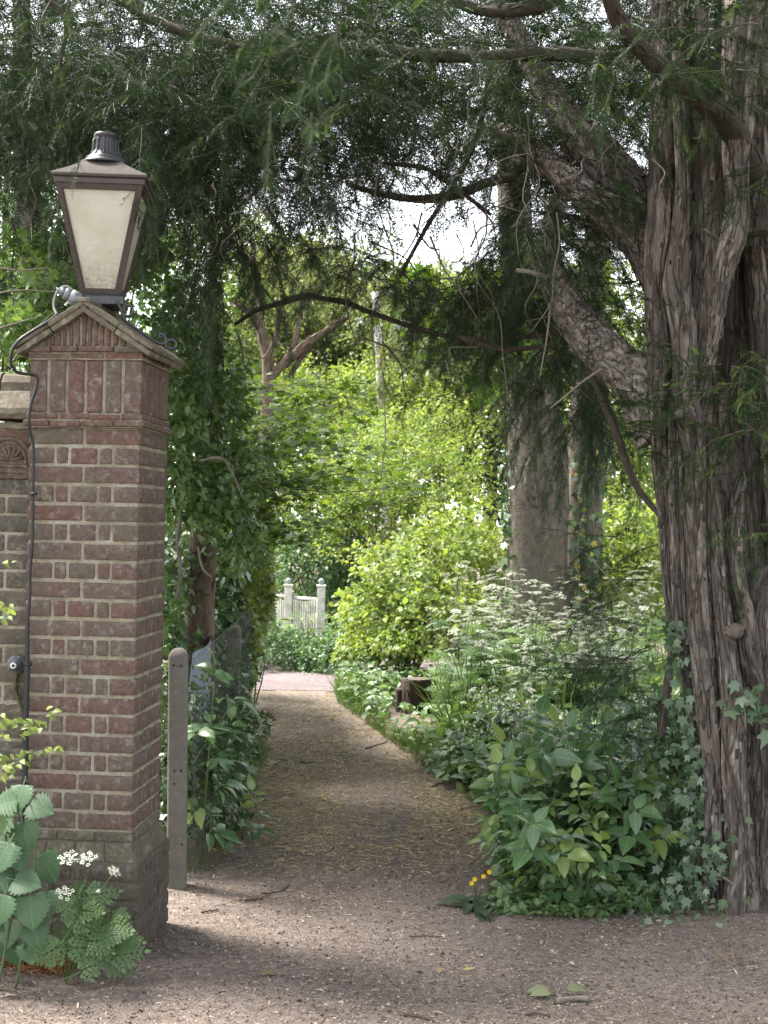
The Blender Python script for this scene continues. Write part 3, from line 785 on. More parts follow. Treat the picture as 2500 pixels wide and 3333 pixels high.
Pc = [W(186, 1025, 5.60), W(160, 1045, 5.52), W(110, 1075, 5.46), W(62, 1108, 5.42), W(38, 1145, 5.42), W(36, 1185, 5.43), W(58, 1212, 5.46), W(105, 1219, 5.50), W(121, 1228, 5.51), W(116, 1270, 5.51), W(102, 1310, 5.51), W(94, 1360, 5.50), W(98, 1410, 5.51), W(108, 1450, 5.52), W(107, 1600, 5.52), W(106, 1750, 5.52),
      W(98, 1860, 5.52), W(97, 1950, 5.52), W(90, 2030, 5.52), W(88, 2200, 5.52), W(84, 2330, 5.52), W(82, 2500, 5.52), W(74, 2620, 5.52), W(62, 2760, 5.53), W(55, 2900, 5.53)]
Pc = spline(np.array(Pc), 200); rr_ = np.interp(np.arange(200), [0, 60, 110, 130, 150, 199], [.0065, .0065, .006, .011, .012, .009])
tube(cb, Pc, rr_, 8)
for q in (75, 128, 150, 172): 
    lathe(cb, Pc[q] + V3(.004, -.002, -.006), [(.0, 0), (.014, 0), (.015, .004), (.014, .011), (0, .012)][1:-1], 10)
tag(cb.build('power_cable', M['cable'], origin=Pc[0]), 'black cable looping off the pillar roof and running down its left corner', 'cable')

# ================================================================== GARDEN WALL
WYf = 5.66
wall = thing('brick_wall', 'weathered grey-olive brick garden wall with tiled coping, joined to the pillar', 'wall', (-1.95, WYf + .1, 0))
WX0, WX1 = -3.2, -1.385
wb = MB(); zc = 0.0; k = 0
while zc < 1.93:
    x = WX0 - (k % 2) * .11; 
    while x < WX1:
        w_ = .215 if (k % 2 == 0) else (.102 if int(round((x - WX0) / .11)) % 3 == 0 else .215)
        x1 = min(x + w_, WX1)
        if x1 - x > .03: rough_box(wb, (x, WYf + rng.uniform(-.002, .003), zc + .006), (x1, WYf + .1, zc + CH - .006), 0, rng.random(), .006, .025, .003)
        x = x1 + .011
    zc += CH; k += 1
rough_box(wb, (WX0, WYf + .005, -.05), (WX1, WYf + .2, 2.09), 1, .5, .004, .02, .006)
wb.build('brickwork', [M['wallbrick'], M['mortar']], wall)
cp = MB(); x = WX0
while x < WX1 - .02:
    w_ = .15; x1 = min(x + w_, WX1 + .01)
    # sloping tile, then half round cap
    y0 = WYf - .05
    v = []
    pr_ = [(WYf - .055, 2.105), (WYf - .062, 2.125), (WYf - .055, 2.145), (WYf + .01, 2.215), (WYf + .03, 2.222), (WYf + .035, 2.255), (WYf + .06, 2.283), (WYf + .1, 2.295), (WYf + .14, 2.283), (WYf + .165, 2.255), (WYf + .17, 2.222), (WYf + .19, 2.215), (WYf + .255, 2.145), (WYf + .262, 2.125), (WYf + .255, 2.105)]
    ns = 5; n_ = len(pr_); xs_ = np.linspace(x + .003, x1 - .003, ns)
    P = np.array([[(xx, y, z_) for y, z_ in pr_] for xx in xs_]).reshape(-1, 3); P = P + fbm(P * 30, 2)[:, None] * V3(0, .004, .006)
    P[:, 2] += rng.uniform(-.004, .004)
    i = np.arange(ns - 1)[:, None] * n_; j = np.arange(n_ - 1)[None]
    cp.add(P, [np.stack([i + j, i + j + 1, i + n_ + j + 1, i + n_ + j], -1).reshape(-1, 4), np.arange(n_)[None], (np.arange(n_) + (ns-1)*n_)[None, ::-1], np.array([(k2*n_, (k2+1)*n_, (k2+1)*n_ + n_ - 1, k2*n_ + n_ - 1) for k2 in range(ns-1)])], 0)
    x = x1
cp.build('tile_coping', M['wallbrick'], wall, smooth=False)
# terracotta panel with an arch and sill ribs
pn = MB(); pa = W(-60, 1560, WYf)[0]; pb2 = W(100, 1560, WYf)[0]; pz0, pz1 = W(50, 1555, WYf)[2], W(50, 1395, WYf)[2]
rough_box(pn, (pa - .06, WYf - .006, pz0), (pb2 - .005, WYf + .03, pz1), 0, .4, .006, .015, .003)
cx, cz_ = W(48, 1520, WYf)[0], W(48, 1500, WYf)[2]
for rad_, tr_ in ((.085, .008), (.066, .006)):
    tube(pn, [(cx - .02 + rad_*math.cos(a), WYf - .006, cz_ + rad_*math.sin(a)*1.05) for a in np.linspace(-.2, pi + .2, 24)], tr_, 7, t=.6)
for q in range(7):
    a = R(15 + q * 25); tube(pn, [(cx - .02, WYf - .007, cz_), (cx - .02 + .055*math.cos(a), WYf - .009, cz_ + .055*math.sin(a))], [.003, .008], 6, t=.6)
for q in range(3):
    rough_box(pn, (cx - .11, WYf - .012, cz_ - .028 - q*.022), (cx + .055, WYf + .01, cz_ - .015 - q*.022), 0, .7, .004, .015, .002)
pn.build('terracotta_panel', M['capbrick'], wall)

fit = thing('pull_boss', 'domed grey metal boss with a square hole, screwed to the brick wall', 'metal fitting', W(54, 2163, WYf - .006))
o = np.array(fit.location); fm = MB()
lathe(fm, o, [(.0375, -.002), (.038, .004), (.035, .009), (.029, .012), (.026, .02), (.021, .032), (.014, .040), (.013, .044)], 28, axis='y')
fm.build('flange_dome', M['zinc'], fit)
fm = MB(); lathe(fm, o + V3(-.001, 0, 0), [(.0125, .042), (.0125, .049), (.009, .050), (.0055, .050), (.0055, .046)], 20, axis='y'); fm.build('spout_ring', M['zincpale'], fit)
fm = MB(); box(fm, o + V3(-.004, -.0515, -.004), o + V3(.004, -.046, .004)); fm.build('square_hole', M['black'], fit)
for a in (.95, 3.9, 5.3):
    fm = MB(); lathe(fm, o + V3(.030*math.cos(a), 0, .030*math.sin(a)), [(.0045, .009), (.0045, .0135), (.002, .0145)], 8, axis='y'); fm.build('screw', M['iron'], fit)
fm = MB(); P = [W(52, 2192, WYf - .008), W(50, 2225, WYf - .014), W(56, 2262, WYf - .016), W(70, 2300, WYf - .012), W(80, 2330, WYf - .01)]
tube(fm, spline(np.array(P), 24), np.linspace(.009, .006, 24), 8)
tag(fm.build('strap', M['mossy'], origin=P[0]), 'mossy bent pipe under the metal boss on the brick wall', 'pipe')

# ================================================================== CONCRETE POSTS, WIRE FENCE, SHEET
def concrete_post(loc, hh, w_, label, lean=0.0):
    t = thing('fence_post', label, 'fence post', loc, R(4), 'concrete posts of the wire fence')
    mb = MB(); n = 50; c = .010; h = w_ / 2
    prof = [(-h + c, -h), (h - c, -h), (h, -h + c), (h, h - c), (h - c, h), (-h + c, h), (-h, h - c), (-h, -h + c)]
    zs = np.concatenate([np.linspace(-.05, hh - .04, n), hh - .04 + .04 * np.sin(np.linspace(.2, pi/2, 7))])
    v = []
    for z_ in zs:
        q = 1.0 if z_ <= hh - .04 else max(.25, math.sqrt(max(0, 1 - ((z_ - hh + .04) / .042) ** 2)))
        v += [(x * (q if abs(x) else 1) + lean * z_, y * q, z_) for x, y in prof]
    v = np.array(v); v += norm(v * V3(1, 1, 0)) * (fbm(v * 45, 3) * .0025)[:, None]
    i = np.arange(len(zs) - 1)[:, None] * 8; j = np.arange(8)[None]; j2 = (j + 1) % 8
    mb.add(v, [np.stack([i + j, i + j2, i + 8 + j2, i + 8 + j], -1).reshape(-1, 4), (np.arange(8) + (len(zs)-1)*8)[None]])
    mb.build('post_shaft', M['concrete'], t, local=True)
    for x, z_ in ((-.020, hh - .075), (-.012, hh - .56), (.020, hh - .56), (-.012, hh - .62), (.025, hh - .90)):
        hm = MB(); lathe(hm, (x + lean*z_, -h + .0005, z_), [(.0045, -.004), (.0045, .0022), (.001, .0024)], 10, axis='y'); hm.build('bolt_hole', M['black'], t, local=True)
    hm = MB(); lathe(hm, (.016 + lean*(hh-.075), -h, hh - .075), [(.009, -.002), (.009, .006), (.006, .009)], 6, axis='y'); hm.build('bolt', M['rust'], t, local=True)
    return t
p1 = G(575, 2893); concrete_post((p1[0], p1[1], 0), 1.115, .088, 'speckled grey concrete fence post just behind the brick pillar', -.012)
FY2 = 9.6; p2 = W(764, 2100, FY2); concrete_post((p2[0], FY2, 0), 1.0, .085, 'mossy concrete fence post farther along the path beside the ivy hedge', 0)
p3 = V3(-.80, 10.2, 0); 
fence = thing('wire_fence', 'chain-link wire fence strung between the concrete posts along the path edge', 'wire fence', (p1[0] + .06, p1[1], 0), 0)
fm = MB(); A = V3(p1[0] + .062, p1[1] - .03, 0); Bp = V3(p2[0] + .06, FY2, 0); Cp = V3(-1.12, 13.5, 0)
def fpt(u, z_):
    L1 = np.linalg.norm(Bp - A)
    q = A + (Bp - A) * (u / L1) if u < L1 else Bp + (Cp - Bp) * ((u - L1) / np.linalg.norm(Cp - Bp))
    return q + V3(0, 0, z_)
L_ = 4.2; st = .075
for k in range(int(L_ / st)):
    for sgn in (0, 1):
        P = []
        for i in range(23):
            u = k * st + ((i + sgn) % 2) * st / 2 + (st/2 if False else 0); P.append(fpt(u, .04 + i * .047) + V3(.002 * (-1) ** (i + sgn), 0, 0))
        tube(fm, P, .0010, 3, cap=False)
fm.build('mesh_wire', M['wire'], fence)
for z_ in (.06, .58, 1.07):
    fm = MB(); tube(fm, [fpt(u, z_) for u in np.linspace(0, L_, 14)], .0022, 4); fm.build('straining_wire', M['wire'], fence)
# blue grey sheet draped on the inside of the fence
sh = MB(); nu, nv = 16, 14; P = []
for i in range(nu):
    u = i / (nu - 1); 
    for k in range(nv):
        v_ = k / (nv - 1)
        pa_, pb_ = W(640, 2170, 7.9), W(725, 2050, 9.2); pc_, pd_ = W(600, 2480, 7.8), W(712, 2300, 9.1)
        q = (pa_ * (1-u) + pb_ * u) * v_ + (pc_ * (1-u) + pd_ * u) * (1 - v_)
        P.append(q + V3(-.05 + .02*math.sin(u*9 + v_*2), .02*math.sin(u*7), .012*math.sin(u*8)))
P = np.array(P); i = np.arange(nu-1)[:, None]*nv; j = np.arange(nv-1)[None]
Qd = np.stack([i+j, i+nv+j, i+nv+j+1, i+j+1], -1).reshape(-1, 4)
sh.add(P, Qd); sh.add(P + V3(-.004, .003, 0), Qd[:, ::-1])
tag(sh.build('plastic_sheet', M['tarp'], origin=P[0]), 'blue-grey plastic sheet hanging behind the chain-link fence', 'plastic sheet')

# ================================================================== WHITE PICKET GATE, FAR END
GY = 18.0
gl0 = W(938, 2120, GY); gr0 = W(1046, 2120, GY - .35)
gate = thing('picket_gate', 'small weathered white picket gate between two ball-topped posts', 'gate', (gl0[0], GY, 0))
def gpost(px_, Yd, top, wpx, m_front):
    mb = MB(); a = W(px_ - wpx/2, top, Yd); b = W(px_ + wpx/2, top, Yd); w_ = b[0] - a[0]; z1 = a[2]
    rough_box(mb, (a[0], Yd - w_/2, 0), (b[0], Yd + w_/2, z1), 0, .3, .006, .06, .002)
    rough_box(mb, (a[0] - .012, Yd - w_/2 - .012, z1), (b[0] + .012, Yd + w_/2 + .012, z1 + .025), 0, .3, .006, .03, .001)
    p = mb.build('gate_post', M['paint'], gate)
    mb = MB(); c = V3((a[0]+b[0])/2, Yd, z1 + .025)
    lathe(mb, c, [(.03, 0), (.024, .008), (.03, .014)] + [(.036*math.sin(q), .045 - .036*math.cos(q)) for q in np.linspace(.7, pi, 10)], 16)
    q = mb.build('ball_finial', M['finial'], p, origin=np.array(gate.location))
    q.location = (0, 0, 0)
gpost(939, GY, 1908, 24, 0); gpost(1046, GY - .35, 1910, 25, 0)
x0, x1 = W(952, 2000, GY)[0], W(1034, 2000, GY - .35)[0]; n_ = 11
for i in range(n_):
    u = (i + .5) / n_; xx = x0 + (x1 - x0) * u; yy = GY - .35 * u; zt_ = W(990, 1946 + 10 * math.sin(pi * u), GY)[2]
    mb = MB(); rough_box(mb, (xx - .0095, yy - .012, .08), (xx + .0095, yy + .006, zt_ + rng.uniform(-.006, .006)), 0, rng.random(), .004, .05, .001)
    mb.build('picket', M['paint'], gate)
for z_ in (.3, .72):
    mb = MB(); tube(mb, [(x0, GY + .03, z_), (x1, GY - .32, z_)], .022, 4); mb.build('rail', M['paint'], gate)
pf = thing('picket_fence', 'row of white pickets left of the far gate, half hidden by leaves', 'picket fence', (W(890, 2100, GY+.2)[0], GY + .2, 0))
for i in range(8):
    px_ = 868 + i * 7.6; a = W(px_, 1950, GY + .2 + .04*(7-i)); mb = MB()
    rough_box(mb, (a[0] - .0105, a[1] - .01, .05), (a[0] + .0105, a[1] + .008, a[2] + rng.uniform(-.008, .012) - .02*(i % 2)), 0, rng.random(), .004, .05, .001)
    mb.build('picket', M['paint'], pf)
for z_ in (.3, .72):
    mb = MB(); tube(mb, [W(850, 2000, GY + .55)*V3(1,1,0) + V3(0,.03,z_), W(926, 2000, GY + .22)*V3(1,1,0) + V3(0,.03,z_)], .02, 4); mb.build('rail', M['paint'], pf)
# ================================================================== VEGETATION TOOLS
def up_mix(n, out, a=.6, b=.6, c=.7):
    return norm(out * b + V3(0, 0, 1) * a + rng.normal(size=(n, 3)) * c)
def blob_leaves(mb, T, c, r, n, size, m=0, shell=.55, clump=9, sig=.16, droop=.35, tb=None, spread=.8, shoot=.5):
    """n leaves in clumps through an ellipsoid: dense towards its surface, uneven, with gaps"""
    c = np.asarray(c, float); r = np.asarray(r, float); k = max(3, n // clump)
    d = runit(k); d[:, 2] = np.where(d[:, 2] < -.5, -d[:, 2] * .4, d[:, 2]); d = norm(d)
    rad = shell + (1 - shell) * rng.random(k) ** .7
    lump = 1 + .42 * vn(d * 2.1 + c) + .28 * vn(d * 4.6 + c * 2)
    cen = d * (rad * lump)[:, None]
    sd = norm(d * .7 + V3(0, 0, .45) + rng.normal(size=(k, 3)) * .55) * (rng.random(k) ** 2 * shoot)[:, None]     # shoots that stand out of the mass
    idx = rng.integers(0, k, n); u_ = rng.random(n)[:, None]; p = cen[idx] + sd[idx] * u_ + rng.normal(size=(n, 3)) * sig * (1 - .55 * u_)
    out = norm(p * V3(1, 1, .8) + 1e-6); pos = c + p * r
    pos[:, 2] = np.maximum(pos[:, 2], .03)
    nz = up_mix(n, out, .75, .5, .55)
    yd = norm(out * .8 + rng.normal(size=(n, 3)) * spread + V3(0, 0, -droop))
    s_ = size * rng.uniform(.6, 1.25, n)
    ct = rng.random(k); t = np.clip(ct[idx] * .55 + rng.random(n) * .45, 0, 1)
    if tb is not None: t = np.clip(t * (1 - abs(tb)) + max(0, tb), 0, 1)
    Ts = T if isinstance(T, list) else [T]; w = rng.integers(0, len(Ts), n)
    fr_ = frames(yd, nz, s_)
    for q, tt in enumerate(Ts):
        mk = w == q; mb.inst(tt, fr_[mk], pos[mk], t[mk], m)
def stems_to(mb, base, pts, r0=.012, m=0, wob=.08):
    for p in pts:
        p = np.asarray(p); b = np.asarray(base) + rng.normal(size=3) * V3(.06, .06, 0)
        mid = b * .5 + p * .5 + rng.normal(size=3) * wob + V3(0, 0, .1)
        tube(mb, spline(np.array([b, mid, p]), 9), np.linspace(r0, r0 * .25, 9), 5, m)
def shrub(name, label, cat, base, blobs, T, mat, size, group=None, stem_mat=None, stems=8, r0=.02, extra=None, **kw):
    """a bush: stems from its base, and leaves in clumps through its blobs [(centre, radii, count)]"""
    base = np.asarray(base, float); t = thing(name, label, cat, base, 0, group)
    sm = MB(); tg = []
    for c, r, n in blobs:
        for _ in range(max(1, stems // len(blobs))): tg.append(np.asarray(c) + runit(1)[0] * np.asarray(r) * .45)
    stems_to(sm, base, tg, r0); sm.build('stem', stem_mat or M['yew_twig'], t)
    mb = MB()
    for c, r, n in blobs: blob_leaves(mb, T, c, r, n, size, **kw)
    if extra: extra(mb)
    mats = mat if isinstance(mat, list) else [mat]
    mb.build('foliage', mats, t); return t
def blob_px(px, py, Y, rpx, rpy, ry, n): 
    k = Y / F; return (W(px, py, Y), V3(rpx * k, ry, rpy * k), n)
def ridge(amp, kx=14, kz=1.2, amp2=.03):
    """fluted bark: a radial multiplier made of long vertical ribs and small scales"""
    sd = rng.random() * 50
    def f(bc, th, ln):
        q = np.stack([bc[:, 0] * kx + sd, bc[:, 1] * kx, bc[:, 2] * kz], -1)
        e = np.stack([bc[:, 0] * kx * 4 + sd, bc[:, 1] * kx * 4, bc[:, 2] * kz * 5], -1)
        h = np.stack([bc[:, 0] * kx * 9, bc[:, 1] * kx * 9 + sd, bc[:, 2] * kz * 13], -1)
        return 1 + amp * (1 - 2 * np.abs(vn(q))) * .8 + amp2 * vn(e) * 1.4 + amp2 * .7 * vn(h)
    return f
def flakes(mb, V, D, T, n, ln=(.03, .10), wd=(.008, .02), lift=.012, m=0):
    """strips of peeling bark standing off a tube's surface"""
    nr, ns = V.shape[:2]
    i = rng.integers(1, nr - 1, n); j = rng.integers(0, ns, n)
    p = V[i, j]; d = D[i, j]; t = T[i] * np.where(rng.random(n) < .5, 1, -1)[:, None]
    l = rng.uniform(*ln, n); w = rng.uniform(*wd, n); x = norm(np.cross(t, d))
    lf = rng.uniform(.15, 1, n) * lift
    rows = []
    for q, k in ((0, 0), (.4, .25), (.75, .6), (1, 1)):
        c = p + t * (l * q)[:, None] + d * (.002 + lf * k)[:, None]; ww = w * (1 - .35 * q)
        rows.append(c - x * ww[:, None]); rows.append(c + x * ww[:, None])
    A = np.stack(rows, 1); off = (np.arange(n) * 8)[:, None]
    fs = np.concatenate([off + np.array([[2*k, 2*k+1, 2*k+3, 2*k+2]]) for k in range(3)])
    bc = A - A[:, :1] + np.stack([rng.random(n) * 3, rng.random(n), rng.random(n)], -1)[:, None]
    mb.add(A.reshape(-1, 3), fs, m, bc=bc.reshape(-1, 3), t=np.repeat(rng.random(n), 8))

# ------------------------------------------------------------------ yew twigs
class Yew:
    def __init__(s): s.tw = MB(); s.nd = MB(); s.k = 0
    def twigs(s, P0, D0, L, droop=1.0, sp=.042, size=(.075, .135), m_new=.05, T=SPRAYS, keep=None, twig_r=.0032, m=0):
        """drooping twigs that start at P0 heading D0, hung with needle sprays on both sides"""
        N = len(P0); n = 9; pos = []; yd = []; up = []; tn = []
        u = np.linspace(0, 1, n)
        for i in range(N):
            l = L[i]; d = D0[i]; p = P0[i].copy(); pts = [p.copy()]; cur = d.copy(); w = rng.normal(size=3) * .12
            for k in range(n - 1):
                cur = norm(cur + V3(0, 0, -1) * droop * .2 + w * .6 + rng.normal(size=3) * .07); p = p + cur * l / (n - 1); pts.append(p.copy())
            pts = np.array(pts)
            if keep is not None and not keep(pts[n // 2]): continue
            tube(s.tw, pts, np.linspace(twig_r, .001, n), 3, cap=False)
            ns = max(3, int(l / sp)); tt = rng.random()
            ks = np.linspace(.06, 1, ns) * (n - 1); a = np.clip(ks.astype(int), 0, n - 2); f = (ks - a)[:, None]
            Q = pts[a] * (1 - f) + pts[a + 1] * f; tg = norm(pts[a + 1] - pts[a])
            side = norm(np.cross(tg, V3(0, 0, 1) + rng.normal(size=3) * .25))
            for sg in (-1, 1):
                dd = norm(tg * rng.uniform(.45, .9, (ns, 1)) + side * sg * rng.uniform(.4, .9, (ns, 1)) + rng.normal(size=(ns, 3)) * .22 + V3(0, 0, -.25 * droop))
                pos.append(Q); yd.append(dd); up.append(np.cross(side * sg, tg) * sg * 0 + V3(0, 0, 1) + rng.normal(size=(ns, 3)) * .45); tn.append(np.clip(tt * .5 + rng.random(ns) * .5, 0, 1))
            pos.append(pts[-1:]); yd.append(tg[-1:]); up.append(np.array([[0, .1, 1.]])); tn.append(np.array([tt]))
        if not pos: return
        pos = np.concatenate(pos); yd = np.concatenate(yd); up = np.concatenate(up); tn = np.concatenate(tn)
        nn = len(pos); s.k += nn; size_ = rng.uniform(*size, nn); Fm = frames(yd, up, size_); w = rng.integers(0, len(T), nn); new = rng.random(nn) < m_new
        for q, t_ in enumerate(T):
            mk = (w == q) & ~new; s.nd.inst(t_, Fm[mk], pos[mk], tn[mk], m)
            mk = (w == q) & new
            if mk.any(): s.nd.inst(t_, Fm[mk] * .62, pos[mk], tn[mk], 1)
def inpoly(x, y, poly):
    r = False; j = len(poly) - 1
    for i in range(len(poly)):
        xi, yi = poly[i]; xj, yj = poly[j]
        if (yi > y) != (yj > y) and x < (xj - xi) * (y - yi) / (yj - yi) + xi: r = not r
        j = i
    return r
SKYGAPS = [([(1270, 560), (1420, 530), (1600, 540), (1615, 690), (1590, 860), (1480, 930), (1300, 900), (1190, 740), (1200, 600)], .16),
           ([(2080, 380), (2140, 380), (2140, 470), (2080, 470)], .0), ([(1440, 30), (1530, 60), (1520, 190), (1400, 130)], .25),
           ([(860, 480), (960, 420), (1080, 500), (1000, 620), (880, 600)], .5), ([(530, 110), (590, 110), (590, 200), (530, 200)], .3), ([(1780, 200), (1900, 200), (1880, 290), (1780, 260)], .3)]
def keep_gap(p):
    x, y = PX(p[None]); x, y = x[0], y[0]
    for poly, pr in SKYGAPS:
        if inpoly(x, y, poly) and rng.random() > pr: return False
    return True
def region(poly, n, Y):
    """n start points spread through a patch of the view, each at its own depth"""
    xs = [q[0] for q in poly]; ys = [q[1] for q in poly]; P = []
    while len(P) < n:
        x, y = rng.uniform(min(xs), max(xs)), rng.uniform(min(ys), max(ys))
        if inpoly(x, y, poly): P.append(W(x, y, rng.uniform(*Y)))
    return np.array(P)
def hdirs(n, dz=0.0, bias=(0, 0)):
    a = rng.uniform(0, 2*pi, n); return norm(np.stack([np.cos(a) + bias[0], np.sin(a) + bias[1], np.full(n, dz)], -1))
def branch(mb, pts, r, seg=10, m=0, n=40, disp=None, fl=0, flm=0, **kw):
    """pts: [(px, py, depth, radius in photo pixels)] -> a tapered limb in the place"""
    Q = np.array([np.concatenate([W(x, y, Y), [rp * Y / F]]) for x, y, Y, rp in pts]) if r is None else pts
    S = spline(Q, n); o = tube(mb, S[:, :3], S[:, 3], seg, m, disp=disp, out=True)
    if fl: flakes(mb, *o, fl, m=flm, **kw)
    return S

# ================================================================== THE OLD YEW (right): trunk, limbs, crown
yb = W(2330, 2900, 6.75)
yew = thing('yew_tree', 'huge old yew with fluted peeling trunk and dark drooping crown over the path', 'tree', (yb[0], 6.75, 0))
tr_ = MB()
cols = [  # (centre line and radius, rib depth, ribs, flakes) of the fused stems
 ([(2150, 2400, 6.8, 12), (2186, 2100, 6.72, 12), (2172, 1900, 6.72, 15), (2166, 1700, 6.72, 20), (2158, 1550, 6.72, 27), (2150, 1400, 6.72, 29), (2148, 1250, 6.70, 34), (2152, 1100, 6.70, 42), (2136, 950, 6.70, 36), (2142, 800, 6.70, 47), (2150, 680, 6.72, 46), (2156, 500, 6.74, 44), (2165, 250, 6.76, 46), (2172, -250, 6.8, 44)], .2, 26, 700),
 ([(2268, 2420, 6.66, 20), (2215, 2050, 6.66, 16), (2202, 1850, 6.64, 17), (2196, 1650, 6.64, 17), (2194, 1480, 6.66, 17), (2190, 1380, 6.68, 14)], .22, 30, 200),
 ([(2240, 2100, 6.6, 8), (2226, 1850, 6.6, 9), (2222, 1600, 6.6, 9), (2214, 1450, 6.62, 8)], .22, 34, 60),
 ([(2330, 2960, 6.55, 44), (2326, 2750, 6.55, 34), (2322, 2500, 6.56, 34), (2303, 2300, 6.55, 35), (2287, 2100, 6.55, 38), (2272, 1900, 6.55, 34), (2266, 1700, 6.55, 32), (2262, 1500, 6.56, 34), (2244, 1360, 6.58, 40), (2228, 1250, 6.58, 36), (2228, 1100, 6.58, 40), (2208, 930, 6.6, 44), (2216, 800, 6.6, 34), (2224, 650, 6.6, 26), (2222, 500, 6.62, 24), (2215, 300, 6.66, 26), (2210, -250, 6.7, 26)], .2, 24, 900),
 ([(2262, 1420, 6.66, 24), (2275, 1250, 6.66, 34), (2290, 1050, 6.66, 52), (2306, 800, 6.68, 66), (2310, 500, 6.7, 66), (2300, 200, 6.74, 62), (2290, -250, 6.8, 60)], .2, 16, 700),
 ([(2420, 2960, 6.46, 50), (2404, 2750, 6.46, 40), (2390, 2500, 6.48, 38), (2385, 2300, 6.48, 36), (2370, 2150, 6.5, 31), (2352, 1980, 6.52, 27), (2338, 1850, 6.53, 23), (2326, 1700, 6.54, 21), (2320, 1550, 6.55, 20), (2312, 1420, 6.56, 16)], .18, 24, 500),
 ([(2480, 2420, 6.7, 22), (2462, 2260, 6.62, 32), (2440, 2130, 6.56, 36), (2425, 2000, 6.54, 32), (2398, 1880, 6.56, 27), (2390, 1760, 6.6, 25), (2394, 1640, 6.64, 22), (2410, 1560, 6.7, 16)], .18, 22, 200),
 ([(2490, 3010, 6.62, 100), (2484, 2800, 6.66, 74), (2474, 2500, 6.66, 66), (2468, 2250, 6.66, 62), (2476, 2000, 6.68, 56), (2500, 1850, 6.72, 50)], .2, 18, 600),
 ([(2312, 1175, 6.42, 10), (2322, 1120, 6.42, 17), (2335, 1050, 6.41, 20), (2345, 960, 6.40, 24), (2363, 860, 6.40, 34), (2388, 770, 6.40, 38), (2402, 660, 6.42, 32), (2396, 540, 6.42, 37), (2405, 400, 6.42, 46), (2412, 150, 6.44, 52), (2430, -250, 6.5, 58)], .24, 24, 700),
 ([(2500, 760, 6.62, 66), (2490, 500, 6.62, 60), (2495, 200, 6.62, 60), (2510, -250, 6.65, 64)], .2, 18, 300),
 ([(2560, 2000, 7.0, 60), (2530, 1500, 7.05, 50), (2500, 1100, 7.0, 60), (2480, 800, 6.95, 60)], .24, 16, 200),
 ([(2560, 3000, 7.15, 130), (2520, 2300, 7.15, 150), (2440, 1700, 7.35, 150), (2420, 1250, 7.5, 150), (2410, 700, 7.2, 150), (2400, -250, 7.1, 150)], .2, 9, 0),
 ([(2330, 3010, 7.0, 70), (2330, 2500, 7.05, 66), (2280, 2000, 7.05, 66), (2230, 1600, 7.02, 60), (2200, 1200, 7.0, 66), (2190, 800, 7.0, 66), (2200, -250, 7.0, 66)], .25, 16, 0),
 ([(2376, 3010, 6.34, 42), (2385, 2930, 6.36, 36), (2400, 2800, 6.42, 26), (2420, 2600, 6.5, 16)], .2, 20, 60),
 ([(2290, 2950, 6.5, 30), (2318, 2820, 6.52, 22), (2330, 2650, 6.56, 14)], .2, 20, 60),
]
for pts, amp, kx, fl in cols:
    branch(tr_, pts, None, 84, 0, 200, ridge(amp, kx, 1.1, .045), fl=int(fl * .4), ln=(.015, .06), wd=(.004, .011), lift=.009)
for x, y, Y, r_ in ((2232, 1352, 6.545, .05), (2388, 2055, 6.49, .04)):     # burrs and knots
    c = W(x, y, Y); th_ = np.linspace(0, pi, 14); q_ = np.array([c + V3(0, 0, -math.cos(a_) * r_) for a_ in th_])
    tube(tr_, q_, np.maximum(.004, np.sin(th_) * r_), 26, disp=ridge(.35, 30, 14, .25))
tr_.build('trunk', M['yew_bark'], yew)
for pts, fl in [
  ([(2180, 1400, 6.85, 105), (2080, 1240, 6.9, 80), (1990, 1165, 6.95, 66), (1905, 1080, 7.0, 60), (1840, 985, 7.0, 52), (1798, 900, 7.05, 46), (1785, 830, 7.1, 36), (1795, 740, 7.25, 28), (1820, 640, 7.45, 20), (1835, 520, 7.7, 12), (1840, 420, 7.9, 7)], 1300),
  ([(2170, 920, 6.95, 70), (2090, 790, 7.0, 62), (1990, 700, 7.05, 54), (1890, 620, 7.1, 42), (1790, 540, 7.2, 36), (1690, 450, 7.3, 26), (1600, 420, 7.5, 18)], 900),
  ([(2120, 700, 7.2, 60), (2000, 560, 7.2, 66), (1880, 430, 7.25, 56), (1800, 330, 7.3, 44), (1730, 200, 7.35, 38), (1650, 60, 7.4, 34), (1560, -120, 7.5, 30)], 700),
]:
    lb = MB(); S = branch(lb, pts, None, 30, 0, 100, ridge(.16, 12, 2.2, .06), fl=fl, ln=(.015, .05), wd=(.008, .02), lift=.014)
    lb.build('limb', M['yew_limb'], yew)
